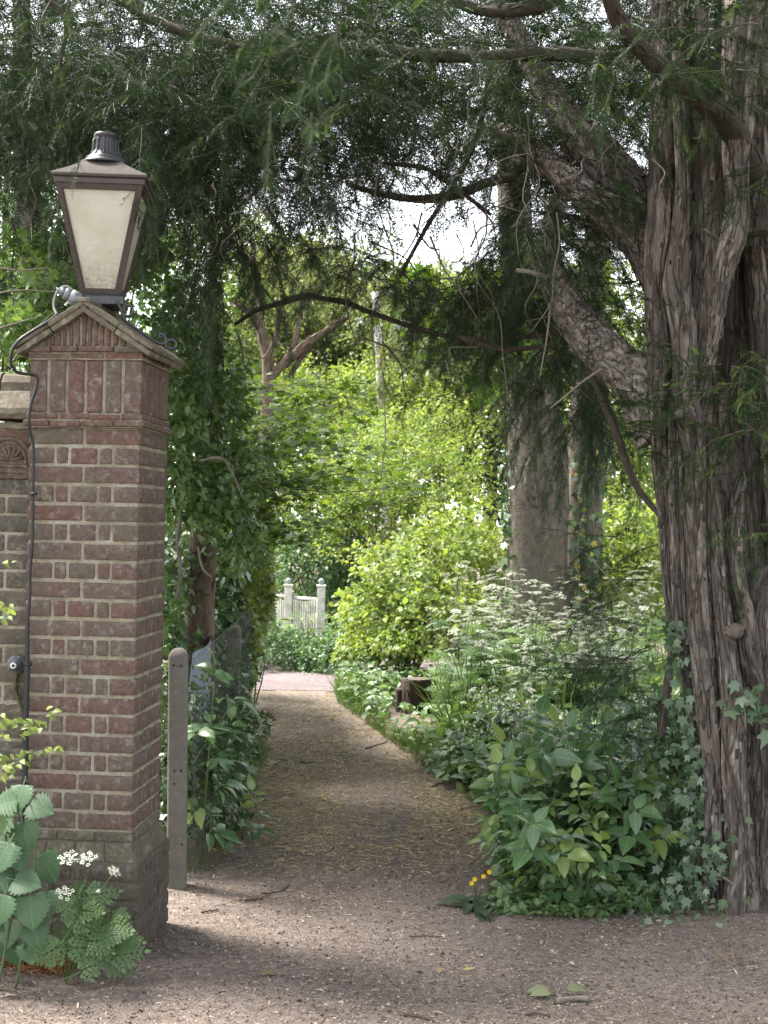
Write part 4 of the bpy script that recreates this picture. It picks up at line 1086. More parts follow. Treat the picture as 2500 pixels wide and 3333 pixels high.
for pts in [  # boughs in the dark twig bark
  [(2450, 560, 6.55, 46), (2370, 400, 6.35, 40), (2270, 310, 6.2, 36), (2170, 235, 6.05, 32), (2095, 165, 5.95, 28), (2020, 80, 5.8, 26), (1960, -80, 5.6, 24)],
  [(2150, 120, 6.9, 26), (2000, 190, 6.9, 24), (1800, 175, 6.9, 24), (1600, 185, 6.9, 22), (1400, 180, 7, 20), (1150, 165, 7.1, 18), (900, 180, 7.2, 18), (760, 150, 7.3, 18), (600, 105, 7.4, 16), (450, 40, 7.5, 14), (330, -60, 7.6, 12)],
  [(1700, 570, 7.4, 16), (1600, 590, 7.5, 16), (1480, 635, 7.6, 17), (1370, 648, 7.7, 13), (1260, 635, 7.8, 10), (1130, 600, 8, 7)],
  [(1980, 1060, 7.3, 9), (1760, 1090, 7.6, 9), (1540, 1105, 7.8, 8), (1380, 1075, 8, 8), (1200, 1015, 8.3, 8), (1130, 985, 8.4, 9), (1050, 972, 8.5, 8), (1000, 962, 8.6, 10), (900, 990, 8.8, 9), (830, 1012, 8.9, 8), (765, 1055, 9.0, 6)],
  [(1500, 1100, 7.6, 9), (1600, 1130, 7.5, 9), (1700, 1135, 7.4, 8), (1800, 1120, 7.3, 6)],
  [(2175, 1700, 6.72, 9), (2110, 1635, 6.9, 10), (2060, 1560, 6.95, 11), (2010, 1420, 7.0, 13), (1950, 1270, 7.1, 12), (1900, 1160, 7.2, 9), (1860, 1080, 7.3, 6)],
  [(1900, -80, 6.2, 26), (1750, 20, 6.2, 22), (1550, 30, 6.3, 18), (1380, -60, 6.4, 16)],
  [(1250, 530, 7.5, 7), (1390, 550, 7.5, 8), (1480, 610, 7.5, 8), (1600, 700, 7.5, 5)],
  [(1180, 130, 6.6, 6), (1090, 260, 6.6, 6), (1000, 420, 6.7, 5), (900, 560, 6.8, 5), (770, 680, 6.9, 4)],
  [(1300, 900, 7.6, 6), (1400, 720, 7.6, 7), (1500, 560, 7.6, 8), (1560, 420, 7.6, 9), (1600, 200, 7.5, 9)],
  [(100, -50, 6.6, 10), (210, 60, 6.6, 9), (200, 180, 6.6, 8), (170, 330, 6.6, 6)],
]:
    lb = MB(); branch(lb, pts, None, 12, 0, 60, ridge(.16, 18, 4, .05), fl=70 if pts[0][3] > 20 else 0, ln=(.02, .06), wd=(.005, .012)); lb.build('bough', M['pale_twig' if pts[0][0] == 1981 else 'yew_twig'], yew)
# bare hanging and crossing twigs
bt = MB()
for k in range(150):
    x, y = rng.uniform(-50, 2150), rng.uniform(-150, 720)
    if rng.random() < .3: x, y = rng.uniform(1150, 1750), rng.uniform(300, 850)
    Y = rng.uniform(6.1, 8.2); l = rng.uniform(120, 520); sx = rng.normal() * 70
    P = [W(x, y, Y)]
    for q in (.25, .5, .75, 1): P.append(W(x + sx * q + rng.normal() * 26, y + l * q, Y + rng.normal() * .1))
    tube(bt, spline(np.array(P), 14), np.linspace(rng.uniform(.0022, .0055), .0012, 14), 4, 0 if rng.random() < .65 else 1, cap=False)
for k in range(60):
    x, y = rng.uniform(1150, 2050), rng.uniform(300, 1250); Y = rng.uniform(6.6, 8); a = rng.uniform(-.6, 1.2); l = rng.uniform(120, 380)
    P = [W(x + q*l*math.cos(a) + rng.normal()*14, y + q*l*math.sin(a) + rng.normal()*14, Y) for q in (0, .33, .66, 1)]
    tube(bt, spline(np.array(P), 12), np.linspace(rng.uniform(.0025, .006), .0012, 12), 4, 0 if rng.random() < .6 else 1, cap=False)
for P, a, b in [([(1790, 1330), (1840, 1290), (1900, 1240), (1960, 1200)], 2.5, 5), ([(1680, 880), (1720, 885), (1770, 900)], 7, 9), ([(1755, 1235), (1780, 1100), (1790, 1010)], 2, 3.5), ([(2410, 820), (2330, 770), (2290, 745)], 6, 4), ([(1905, 1800), (2000, 1900), (2100, 2010)], 2, 2.5), ([(1240, 1150), (1255, 1400), (1240, 1560)], 2, 2)]:
    P = np.array([W(x, y, 6.55) for x, y in P]); tube(bt, spline(P, 12), np.linspace(a, b, 12) * 6.55 / F, 5, 1)
bt.build('bare_twigs', [M['yew_twig'], M['pale_twig']], yew)['kind'] = 'stuff'

Yw = Yew()
def add(poly, n, Y, L=(.45, .95), droop=1.0, dz=.1, bias=(0, 0), gap=True, **kw):
    P = region(poly, n, Y); Yw.twigs(P, hdirs(n, dz, bias), rng.uniform(*L, n), droop, keep=keep_gap if gap else None, **kw)
add([(-250, -300), (2750, -300), (2750, 200), (1700, 380), (-250, 330)], 470, (5.4, 9.5), droop=.5)
add([(-150, 100), (560, 100), (560, 560), (230, 470), (-150, 400)], 190, (6.3, 9), droop=.8)
add([(420, 150), (900, 150), (880, 560), (480, 700)], 170, (6.2, 9), droop=.9, L=(.45, .9))
add([(850, 100), (1330, 100), (1230, 480), (1200, 600), (850, 600)], 190, (6.2, 9), droop=.6)
add([(640, 700), (820, 700), (800, 900), (660, 900)], 26, (7, 8.6), droop=1.9, L=(.5, 1.0))
add([(1200, 800), (1500, 860), (1620, 800), (1640, 1000), (1250, 960), (1020, 880)], 70, (7.4, 9.6), droop=.9, L=(.35, .7))
add([(850, 600), (1200, 600), (1150, 820), (900, 800)], 40, (7.2, 9), droop=1.0, L=(.3, .6))
add([(1560, 150), (2140, 100), (2080, 760), (1900, 800), (1600, 420)], 190, (6.95, 9.5), droop=.6)
add([(1600, 430), (1760, 520), (1780, 1050), (1600, 1050)], 90, (7.6, 9.6), droop=1.1)
add([(1680, 850), (1800, 900), (1950, 1150), (1960, 1400), (1760, 1380)], 90, (7.6, 9.6), droop=1.7, L=(.45, .9))
add([(1780, 640), (2060, 850), (2080, 1150), (1880, 1000)], 34, (7.1, 8.4), droop=.9)
add([(2040, 20), (2330, 20), (2330, 330), (2120, 330)], 22, (5.9, 6.3), droop=.6, L=(.3, .6), m_new=.15, gap=False, m=2)
add([(1950, 1700), (2150, 1700), (2190, 2150), (2000, 2250)], 20, (6.7, 7.3), droop=.35, L=(.25, .5), bias=(-1.2, -.2), dz=-.05, m_new=.0, gap=False)
add([(2000, 2250), (2190, 2250), (2230, 2420), (2080, 2420)], 9, (6.7, 7.0), droop=.3, L=(.2, .45), bias=(-1.2, -.3), gap=False, m_new=0)
add([(1980, 1280), (2140, 1280), (2140, 1500), (2000, 1480)], 12, (6.5, 6.7), droop=.4, L=(.3, .55), bias=(.6, -.6), gap=False, m_new=.1, m=2)
add([(2330, 1180), (2560, 1180), (2560, 1560), (2400, 1500)], 30, (6.1, 6.35), droop=.55, L=(.25, .5), bias=(-.4, -.3), gap=False, m_new=.35, m=2)
add([(2400, 1650), (2560, 1650), (2560, 1800), (2440, 1780)], 6, (6.1, 6.3), droop=.4, L=(.2, .4), bias=(-.6, 0), gap=False, m_new=.3, m=2)
add([(2480, -50), (2560, -50), (2560, 700), (2490, 700)], 8, (6.2, 6.4), droop=.9, L=(.3, .5), gap=False, m=2)
add([(-200, -250), (2300, -250), (2150, 260), (1750, 420), (1500, 420), (1300, 520), (1000, 560), (500, 650), (-200, 600)], 420, (8.0, 9.9), L=(.6, 1.2), T=SPRAY_FAR, sp=.07, size=(.14, .24), m_new=0)
add([(1690, 620), (1920, 620), (1900, 800), (1720, 840)], 30, (6.7, 7.05), L=(.25, .5), droop=.8, m_new=.12)
add([(1950, 950), (2080, 950), (2090, 1150), (1980, 1150)], 10, (6.5, 6.7), L=(.2, .4), droop=.6, gap=False, m_new=.12)
# sprays that hang close to the viewer across the top
for k_ in range(15):
    px_ = rng.choice([300, 420, 560, 700, 860, 960, 1040, 1100, 480, 900]) + rng.normal() * 60; py_ = rng.uniform(-120, 120)
    Yw.twigs(np.array([W(px_, py_, rng.uniform(2.1, 2.6))]), np.array([norm(V3(rng.normal() * .6, rng.normal() * .3, -.55))]), [rng.uniform(.08, .17)], .4, m_new=.1, size=(.022, .04), sp=.012, m=2, twig_r=.001)
for k_ in range(12):
    px_, py_ = rng.uniform(820, 1130), rng.uniform(60, 380)
    Yw.twigs(np.array([W(px_, py_, rng.uniform(2.3, 2.7))]), np.array([norm(V3(-.4 + rng.normal() * .4, rng.normal() * .3, -.5))]), [rng.uniform(.07, .14)], .4, m_new=.1, size=(.022, .04), sp=.012, m=2, twig_r=.001)
# sprays over the lantern's left shoulder
for px_, py_, l in ((262, 500, .10), (190, 640, .14), (170, 760, .14)):
    Yw.twigs(np.array([W(px_, py_, 5.42)]), np.array([norm(V3(-.1, 0, -1))]), [l], .6, size=(.05, .09), sp=.03, m_new=.1)
# the crown above the picture, then unseen boughs added for shade
n = 260; P = np.stack([rng.uniform(-3.6, 4.5, n), rng.uniform(4.6, 10.5, n), rng.uniform(4.3, 7.0, n)], -1)
Yw.twigs(P, hdirs(n, .1), rng.uniform(.7, 1.3, n), .8, sp=.09, size=(.2, .32), T=SPRAY_FAR, m_new=0)
n = 140; P = np.stack([rng.uniform(.9, 5.0, n), rng.uniform(.2, 6.2, n), rng.uniform(3.1, 7.0, n)], -1)  # unseen extra crown at the right, added to darken the pillar side and foreground
P = P[(P[:, 2] - CAM[2]) > .40 * P[:, 1] + 1.15]
Yw.twigs(P, hdirs(len(P), .1), rng.uniform(.7, 1.2, len(P)), .5, sp=.09, size=(.2, .32), T=SPRAY_FAR, m_new=0)
n = 300; P = np.stack([rng.uniform(3.5, 5.4, n), rng.uniform(-.5, 6.8, n), rng.uniform(.7, 4.2, n)], -1)  # unseen low boughs right of the view, added only to shade the pillar's side
Yw.twigs(P, hdirs(n, .1), rng.uniform(.7, 1.2, n), .6, sp=.09, size=(.22, .34), T=SPRAY_FAR, m_new=0)
Yw.tw.build('branchlets', M['yew_twig'], yew)
Yw.nd.build('crown', [M['needle'], M['needle_new'], M['needle_near']], yew, smooth=False)
print('yew sprays', Yw.k)

# ivy on the yew's foot and trunk
def ivy_climb(name, label, pts, n, size, mat, rpx=45, Yj=.06, facing=(-.3, -1, .35), stemlines=True, T=T_IVY):
    """ivy leaves scattered along stems; pts: [(px, py, depth)]"""
    P = np.array([W(*p) for p in pts]); t = thing(name, label, 'ivy', P[0])
    S = spline(P, 40); sm = MB()
    for q in range(4): tube(sm, S + fbm(S * 6 + q * 9, 2)[:, None] * V3(.06, .02, .03), .0025, 4)
    sm.build('stem', M['yew_twig'], t)
    i = rng.integers(0, 40, n); k = P[:, 1].mean() / F
    p = S[i] + np.stack([rng.normal(size=n) * rpx * k, rng.normal(size=n) * Yj, rng.normal(size=n) * rpx * k * .8], -1)
    p[:, 2] = np.maximum(p[:, 2], .02)
    nz = norm(np.asarray(facing, float) + rng.normal(size=(n, 3)) * .5); yd = norm(V3(0, -.2, -1) + rng.normal(size=(n, 3)) * .6)
    mb = MB(); mb.inst(T, frames(yd, nz, size * rng.uniform(.55, 1.25, n)), p)
    mb.build('foliage', mat, t); return t
ivy_climb('climbing_ivy', 'pale ivy climbing the left edge of the yew trunk', [(2270, 2760, 6.62), (2290, 2560, 6.6), (2270, 2420, 6.6), (2250, 2270, 6.62), (2225, 2130, 6.62), (2205, 2010, 6.65)], 300, .05, M['ivy_pale'], 26, .035)
ivy_climb('climbing_ivy', 'cluster of large pale ivy leaves on the right of the yew trunk', [(2500, 2330, 6.3), (2460, 2310, 6.3), (2420, 2250, 6.32), (2400, 2270, 6.32)], 26, .075, M['ivy_pale'], 34, .03)
ivy_climb('ground_ivy', 'small-leaved ivy spreading over the soil at the yew foot', [(1960, 2960, 6.45), (2080, 2960, 6.4), (2180, 2930, 6.4), (2260, 2850, 6.45), (2300, 2700, 6.5)], 420, .045, M['ivy_pale'], 55, .12, (-.1, -.7, .8))
ivy_climb('ground_ivy', 'dark ivy between the elder saplings and the yew trunk', [(2200, 2850, 6.8), (2180, 2650, 6.85), (2190, 2450, 6.9), (2190, 2300, 6.95)], 420, .05, M['ivy'], 60, .12, (-.3, -.8, .5))
mb = MB()
for P in ([(2300, 2880), (2330, 2845), (2360, 2860), (2400, 2890), (2415, 2925)], [(2330, 2845), (2295, 2900), (2270, 2935)]):
    tube(mb, spline(np.array([G(x, y + 18) * V3(1, 1, 0) + V3(0, -.05, .05) if i_ in (0, len(P)-1) else W(x, y, 6.35) for i_, (x, y) in enumerate(P)]), 20), np.linspace(.010, .006, 20), 7)
tag(mb.build('fallen_branch', M['pale_twig'], origin=G(2330, 2900)), 'pale forked dead branch propped at the foot of the yew', 'branch')
# ================================================================== TREES AND BUSHES BEHIND
def tree(name, label, base, top, r_px, Yd, blobs, T, mat, size, trunk_mat, group=None, limbs=7, cat='tree', seg=14, disp=None, **kw):
    """base, top: photo points of the trunk; blobs as for shrub()"""
    b = W(base[0], base[1], Yd); b[2] = 0; t = thing(name, label, cat, b, 0, group); tr = MB()
    tp = W(top[0], top[1], Yd); k = Yd / F
    P = np.array([b + V3(0, 0, -.1), b * .6 + tp * .4 + rng.normal(size=3) * .05, tp])
    S = spline(P, 40); tube(tr, S, np.interp(np.linspace(0, 1, 40), [0, .08, 1], [r_px * 1.35 * k, r_px * k, r_px * .55 * k]), seg, 0, disp=disp or ridge(.1, 5 / max(.05, r_px * k) * .3, 1.2, .03))
    for i in range(limbs):
        c, r, n_ = blobs[i % len(blobs)]; e = np.asarray(c) + runit(1)[0] * np.asarray(r) * .7; s0 = S[rng.integers(18, 39)]
        md = s0 * .5 + e * .5 + V3(0, 0, .15) + rng.normal(size=3) * .1
        tube(tr, spline(np.array([s0, md, e]), 12), np.linspace(r_px * .35 * k, .006, 12), 6)
    tr.build('trunk', trunk_mat, t)
    mb = MB()
    for c, r, n_ in blobs: blob_leaves(mb, T, c, r, n_, size, **kw)
    mb.build('crown', mat if isinstance(mat, list) else [mat], t); return t
B = blob_px
far = [  # (label, base px, top px, depth, blobs, material, leaf size)
 ('tall dark evergreen tree far behind the pale pole', 930, 900, 33, [(930, 1080, 250, 260, 1700), (880, 1500, 200, 300, 900)], 'dark', .17),
 ('dark green tree filling the far gap left of the beech trunk', 1540, 1000, 30, [(1500, 1500, 220, 330, 1500), (1560, 1180, 190, 200, 1100)], 'dark', .15),
 ('pale feathery tree above the far picket gate', 1000, 800, 29, [(960, 980, 150, 210, 1500), (880, 1250, 160, 240, 1300)], 'soft', .12),
 ('cream-blossomed tree left of the smooth beech trunk', 1450, 950, 24, [(1440, 1210, 220, 150, 2600), (1330, 1050, 170, 140, 1500), (1580, 1330, 150, 190, 1500)], 'soft', .085),
 ('bright lime tree beyond the leaning yew limb', 1750, 900, 27, [(1700, 1020, 260, 170, 1500), (1800, 1350, 200, 330, 1300)], 'lime', .12),
 ('bright tree showing between the beech and the yew trunk', 2050, 1000, 22, [(2040, 1400, 150, 260, 1700), (2080, 1750, 170, 240, 1700), (2000, 1100, 200, 220, 900)], 'lime', .09),
 ('lime tree far behind the yew trunk', 2350, 900, 26, [(2350, 1300, 240, 420, 1000), (2300, 1850, 240, 300, 800)], 'lime2', .15),
 ('mid green tree far behind the ivy-wrapped trunk', 700, 700, 27, [(680, 900, 200, 230, 1500), (640, 1350, 220, 330, 1500)], 'lime2', .11),
 ('dark leafy tree far behind the lantern', 250, 600, 24, [(280, 900, 260, 260, 1500), (200, 1300, 300, 240, 900), (420, 650, 200, 200, 600)], 'mid', .11),
 ('tall green tree behind the garden wall by the frame edge', 20, 300, 26, [(0, 700, 180, 330, 1100), (60, 1150, 200, 240, 700)], 'privet', .13),
 ('wide pale green tree closing the gap under the yew curtain', 1080, 900, 31, [(1080, 1130, 260, 150, 2200), (1330, 1180, 200, 170, 1500), (820, 1150, 200, 180, 1500), (1150, 1350, 300, 160, 1800)], 'lime2', .13),
 ('tall lime tree behind the blossomed tree and the beech', 1600, 900, 32, [(1600, 1150, 260, 200, 2000), (1400, 1000, 190, 110, 900), (1850, 1250, 220, 300, 1400)], 'lime', .14),
 ('hazy green tree seen through the yew sprays above the gate', 1180, 800, 36, [(1180, 1000, 160, 170, 900), (1120, 1300, 220, 240, 900)], 'lime2', .14),
]
for lab, bx, ty, Yd, bl, mt, sz in far:
    tree('background_tree', lab, (bx, 2000), (bx, ty + 150), 15, Yd, [B(x, y, Yd + rng.uniform(-1, 1), a * 1.12, b_ * 1.12, 1.5, int(n * 2.6)) for x, y, a, b_, n in bl], [T_RH, T_RH2], M[mt], sz * 1.1, M['stump'], 'trees closing the view beyond the gate', limbs=8, sig=.12, clump=10)

mb = MB()
for k_ in range(26):
    x = rng.uniform(-11, 11); c = V3(x, rng.uniform(38, 44), rng.uniform(.5, 6.2)); blob_leaves(mb, [T_RH, T_RH2], c, V3(2.6, 1.5, 2.0), 420, .34, sig=.2)
o_ = mb.build('woodland', M['lime2'], origin=(0, 41, 0), kind='stuff'); o_['label'] = 'distant wood closing the view'
# the bushes round the far crossing
shrub('lime_bush', 'big bright lime bush rising in the middle behind the path bend', 'bush', G(1250, 2120),
      [B(1100, 1590, 19.8, 190, 120, .8, 3600), B(1290, 1480, 20.4, 190, 120, .9, 3600), B(1010, 1690, 19.8, 120, 100, .7, 1100), B(1430, 1560, 19.4, 170, 130, .8, 3000), B(1420, 1400, 21, 140, 90, .8, 1400), B(1250, 1660, 19.2, 190, 110, .7, 3400), B(1500, 1720, 18.6, 130, 150, .7, 1500), B(1160, 1770, 19, 130, 90, .6, 1100), B(1180, 1420, 21.5, 130, 90, .8, 1200)],
      [T_RH, T_RH2], M['lime'], .064, stems=16, sig=.10, clump=11, shoot=.9)
shrub('rounded_bush', 'rounded bluish-green bush right behind the picket gate', 'bush', W(1040, 2080, 19.6) * V3(1, 1, 0),
      [B(1010, 1880, 19.6, 150, 170, .7, 2600), B(1110, 1850, 19.9, 140, 190, .7, 2200), B(930, 1800, 20.2, 120, 120, .7, 1100), B(1160, 1990, 19.4, 100, 130, .6, 1200)],
      [T_RH, T_OV], M['mid'], .075, stems=10, sig=.13)
shrub('hawthorn_bush', 'yellow-green bush at the top of the gap below the pale pole', 'bush', W(1150, 2080, 23) * V3(1, 1, 0),
      [B(1180, 1300, 23, 210, 120, 1, 2400), B(1000, 1330, 23, 170, 140, 1, 1800), B(1320, 1330, 23, 150, 110, 1, 1500)], [T_RH, T_RH2], M['lime'], .09, stems=10)
shrub('nettle_bank', 'low green nettles and brambles in front of the white gate', 'undergrowth', W(980, 2180, 16.6) * V3(1, 1, 0),
      [B(930, 2135, 16.4, 95, 62, .5, 1400), B(1030, 2145, 16.2, 70, 55, .45, 1100), B(980, 2100, 16.9, 50, 50, .4, 600), B(1120, 2120, 16.2, 80, 85, .5, 1300), B(860, 2110, 16.2, 50, 90, .5, 700)],
      [T_OV2, T_OV], M['mid'], .06, stems=14, r0=.008)
shrub('bramble_bush', 'yellow-green bramble and hazel bush right of the path, above the tree stump', 'bush', G(1330, 2230),
      [B(1300, 1900, 15.2, 150, 110, .7, 1500), B(1450, 1800, 15.6, 150, 100, .7, 1500), B(1230, 2020, 15, 120, 100, .6, 1200), B(1400, 2010, 14.7, 150, 110, .7, 1500), B(1170, 2120, 14.9, 75, 70, .4, 700), B(1550, 1850, 15.8, 110, 150, .7, 1200), B(1520, 2060, 14.4, 130, 100, .5, 1000), B(1270, 2130, 14.3, 100, 70, .4, 800)],
      [T_OV, T_ROUND], M['lime'], .07, stems=22, sig=.13, clump=8, shoot=.8)
shrub('hazel_saplings', 'bright low growth between the beech trunk and the yew', 'bush', W(2010, 2150, 14.5) * V3(1, 1, 0),
      [B(2020, 1950, 14.8, 120, 150, .7, 1500), B(2110, 1850, 15, 110, 190, .7, 1300), B(1990, 1780, 16, 90, 130, .6, 900)], [T_OV, T_RH], M['lime'], .08, stems=10)

# bent old tree left of the gap
t = thing('old_hawthorn', 'brown gnarled forked tree standing far beyond the hedge', 'tree', W(870, 2120, 17.2) * V3(1, 1, 0))
tr = MB()
for pts in ([(875, 2120, 17.2, 24), (865, 1600, 17.2, 22), (872, 1260, 17.2, 19), (868, 1150, 17.2, 19), (845, 1060, 17.2, 15), (832, 960, 17.3, 12), (820, 800, 17.3, 9)], [(872, 1240, 17.2, 12), (930, 1180, 17.1, 14), (1000, 1120, 17, 12), (1080, 1065, 16.9, 10), (1125, 1035, 16.8, 7)],
            [(905, 1200, 17.2, 9), (955, 1120, 17.3, 8), (975, 1030, 17.4, 6), (985, 930, 17.5, 4)], [(940, 1230, 17.2, 6), (990, 1150, 17.1, 6), (1040, 1090, 17, 4)], [(850, 1080, 17.2, 9), (820, 1030, 17.1, 6), (775, 990, 17, 5)], [(870, 1160, 17, 8), (900, 1090, 16.9, 6), (905, 1000, 16.8, 4)]):
    branch(tr, pts, None, 14, 0, 50, ridge(.2, 9, 2, .06), fl=60, ln=(.05, .16), wd=(.01, .03), lift=.02)
tr.build('trunk', M['old_bark'], t)
mb = MB()
for c, r, n_ in (B(820, 830, 17.5, 160, 130, .9, 900), B(1040, 900, 17.5, 150, 110, .9, 900), B(980, 1000, 18, 110, 90, .8, 500)): blob_leaves(mb, [T_RH], c, r, n_, .07, sig=.18)
mb.build('crown', M['soft'], t)
# pale pole with yellow lichen
t = thing('pale_pole', 'straight white-grey pole streaked with yellow lichen far down the path', 'pole', W(1256, 2080, 22.5) * V3(1, 1, 0))
pm = MB(); S = branch(pm, [(1262, 2080, 22.5, 17), (1252, 1500, 22.5, 16), (1240, 1250, 22.5, 14), (1228, 1050, 22.5, 12), (1222, 950, 22.5, 11)], None, 16, 0, 60, ridge(.05, 4, 1, .02)); pm.build('pole_shaft', M['pole'], t)
pm = MB(); branch(pm, [(1278, 1800, 22.45, 8), (1262, 1400, 22.45, 11), (1254, 1300, 22.45, 11), (1246, 1180, 22.45, 9), (1240, 1120, 22.45, 4)], None, 10, 0, 40, ridge(.12, 5, 2, .06)); pm.build('lichen_crust', M['lichen'], t)

# ---------------------------------------------------------------- beech
bY = 14.5; t = thing('beech_tree', 'smooth grey-brown double-stemmed beech rising from the cow parsley', 'tree', W(1750, 2270, bY) * V3(1, 1, 0))
tr = MB()
branch(tr, [(1770, 2400, bY, 210), (1760, 2220, bY, 140), (1752, 2050, bY, 115), (1748, 1850, bY, 100), (1752, 1650, bY, 97), (1748, 1450, bY, 92), (1730, 1300, bY, 76), (1712, 1150, bY, 66), (1690, 950, bY, 60), (1670, 600, bY, 50), (1650, 200, bY, 40)], None, 60, 0, 180, ridge(.085, 2.6, .6, .02))
branch(tr, [(1890, 2320, bY+.4, 110), (1885, 2050, bY+.4, 80), (1892, 1850, bY+.4, 68), (1900, 1600, bY+.45, 60), (1912, 1350, bY+.5, 54), (1930, 1000, bY+.6, 46), (1960, 600, bY+.8, 40)], None, 50, 0, 140, ridge(.06, 4, .8, .02))
tr.build('trunk', M['beech_bark'], t)
sc = MB()
branch(sc, [(1745, 1650, bY-.29, 10), (1725, 1580, bY-.27, 16), (1722, 1520, bY-.27, 13), (1740, 1470, bY-.26, 8)], None, 12, 0, 30, ridge(.3, 12, 4, .15), fl=60, ln=(.03, .08), wd=(.01, .03), lift=.02); sc.build('bark_scar', M['beech_bark'], t)
mb = MB()
for x, y, rx, ry, n_ in ((1560, 1120, 190, 120, 260), (1720, 1080, 130, 110, 200), (1430, 1020, 150, 110, 180), (1640, 1230, 120, 80, 160), (1700, 1000, 120, 160, 200), (1880, 1050, 120, 140, 160), (1330, 960, 120, 80, 110)):
    blob_leaves(mb, T_MAPLE, *B(x, y, 11.5, rx, ry, .8, n_), .13, shell=.2, sig=.2, droop=.5)
for x0, y0, x1, y1 in ((1760, 950, 1420, 1060), (1760, 980, 1620, 1240), (1600, 980, 1330, 960)):
    tube(mb, spline(np.array([W(x0, y0, 13), W((x0+x1)/2, (y0+y1)/2 - 30, 12), W(x1, y1, 11.5)]), 14), np.linspace(.012, .003, 14), 4, 1)
mb.build('crown', [M['maple'], M['yew_twig']], t)
# ivy on the second stem
ivy_climb('climbing_ivy', 'ivy with yellowing leaves on the thinner beech stem', [(1870, 2200, bY-.2), (1885, 2000, bY-.1), (1900, 1800, bY), (1905, 1600, bY-.1), (1930, 1450, bY)], 240, .09, M['ivy'], 36, .1, (-.1, -1, .2))
ivy_climb('climbing_ivy', 'thin line of ivy up the left edge of the beech trunk', [(1640, 2100, bY-.15), (1655, 1850, bY-.1), (1655, 1600, bY-.1), (1650, 1480, bY)], 170, .075, M['ivy'], 12, .1, (-.5, -1, .2))
mb = MB(); n_ = 16
p = np.array([W(rng.uniform(1875, 1940), y, bY - .25) for y in np.linspace(1430, 1980, n_)])
mb.inst(T_IVY, frames(norm(V3(0, -.2, -1) + rng.normal(size=(n_, 3)) * .4), norm(V3(0, -1, .3) + rng.normal(size=(n_, 3)) * .3), rng.uniform(.05, .085, n_)), p)
tube(mb, spline(np.array([W(1920, 1440, bY-.22), W(1900, 1640, bY-.24), W(1880, 1800, bY-.26), W(1890, 1990, bY-.24)]), 20), .005, 4, 1)
tag(mb.build('ivy_strand', [M['yleaf'], M['pale_twig']], origin=p[-1]), 'loose ivy strand of small yellow leaves on the thinner beech stem', 'ivy')

# ---------------------------------------------------------------- stump
sp0 = G(1352, 2318); t = thing('tree_stump', 'dark cut tree stump in the greenery right of the path', 'stump', sp0)
k = sp0[1] / F; hs_ = 108 * k; sm = MB()
branch(sm, None, None) if False else None
S = np.array([[0, 0, -.03], [0, 0, hs_*.3], [0, 0, hs_*.7], [0, 0, hs_]]) + sp0
Vt, Dt, Tt = tube(sm, spline(S, 24), np.interp(np.linspace(0, 1, 24), [0, .3, 1], [60*k, 46*k, 44*k]), 40, disp=ridge(.14, 9, 1.2, .04), out=True); flakes(sm, Vt[:17], Dt[:17], Tt[:17], 90, ln=(.02, .06), wd=(.008, .016))
sm.build('stump_wood', M['stump'], t)
sm = MB(); v = np.vstack([Vt[-1].mean(0)[None] + V3(0, 0, .004), Vt[-1] * .97 + Vt[-1].mean(0) * .03 + V3(0, 0, .004)]); nn = len(v) - 1
sm.add(v, np.array([(0, 1 + q, 1 + (q+1) % nn) for q in range(nn)])); sm.build('cut_face', M['endgrain'], t)
sm = MB(); tube(sm, spline(S[:3] + V3(-.115, .02, 0), 14), 22*k, 20, disp=ridge(.3, 14, 2, .08)); sm.build('side_shoot', M['stump'], t)

# ---------------------------------------------------------------- left: ivy-wrapped tree, privet, hedge
LYd = 9.0; t = thing('ivy_clad_tree', 'dark-trunked tree wrapped in glossy leaves just right of the pillar', 'tree', W(648, 2150, LYd) * V3(1, 1, 0))
tr = MB(); branch(tr, [(640, 2500, LYd, 62), (646, 2050, LYd, 46), (655, 1850, LYd, 42), (670, 1600, LYd, 40), (688, 1300, LYd, 36), (700, 1130, LYd, 24), (690, 1020, LYd, 14), (675, 950, LYd, 6)], None, 40, 0, 150, ridge(.16, 14, 1.6, .06), fl=300, ln=(.02, .06), wd=(.006, .014)); tr.build('trunk', M['old_bark'], t)
br_ = MB()
for pts in ([(575, 1560, 8.2, 4), (590, 1660, 8.2, 6), (578, 1760, 8.2, 7), (588, 1860, 8.2, 7), (575, 1960, 8.2, 6)], [(645, 1780, 8.3, 4), (660, 1850, 8.2, 5), (690, 1880, 8.2, 4)], [(650, 1500, 8, 4), (710, 1490, 7.9, 6), (745, 1515, 7.9, 4), (790, 1620, 7.9, 3)], [(560, 1200, 8.3, 7), (600, 1400, 8.3, 6), (560, 1600, 8.3, 5)], [(700, 1450, 8.6, 8), (780, 1470, 8.8, 6), (900, 1500, 9, 4)]):
    branch(br_, pts, None, 6, 0, 20)
br_.build('bare_branch', M['pale_twig'], t)
mb = MB()
for x, y, Y, rx, ry, ryd, n_ in ((590, 1330, 8.6, 90, 230, .5, 1300), (700, 1360, 8.8, 110, 260, .5, 1500), (620, 1620, 8.4, 110, 170, .45, 1100), (740, 1640, 8.5, 110, 160, .45, 1200), (780, 1790, 8.6, 80, 120, .4, 500), (600, 1080, 8.8, 110, 160, .5, 700), (560, 1500, 8.2, 60, 300, .3, 700), (830, 1500, 8.9, 70, 90, .4, 300)):
    blob_leaves(mb, [T_OV, T_OV2], *B(x, y, Y, rx, ry, ryd, n_), .062, shell=.35, sig=.2, clump=8)
mb.build('crown', M['privet'], t)
t = thing('field_maple', 'field maple with layered dark green leaves spreading over the middle of the path', 'tree', W(560, 2200, 10.4) * V3(1, 1, 0))
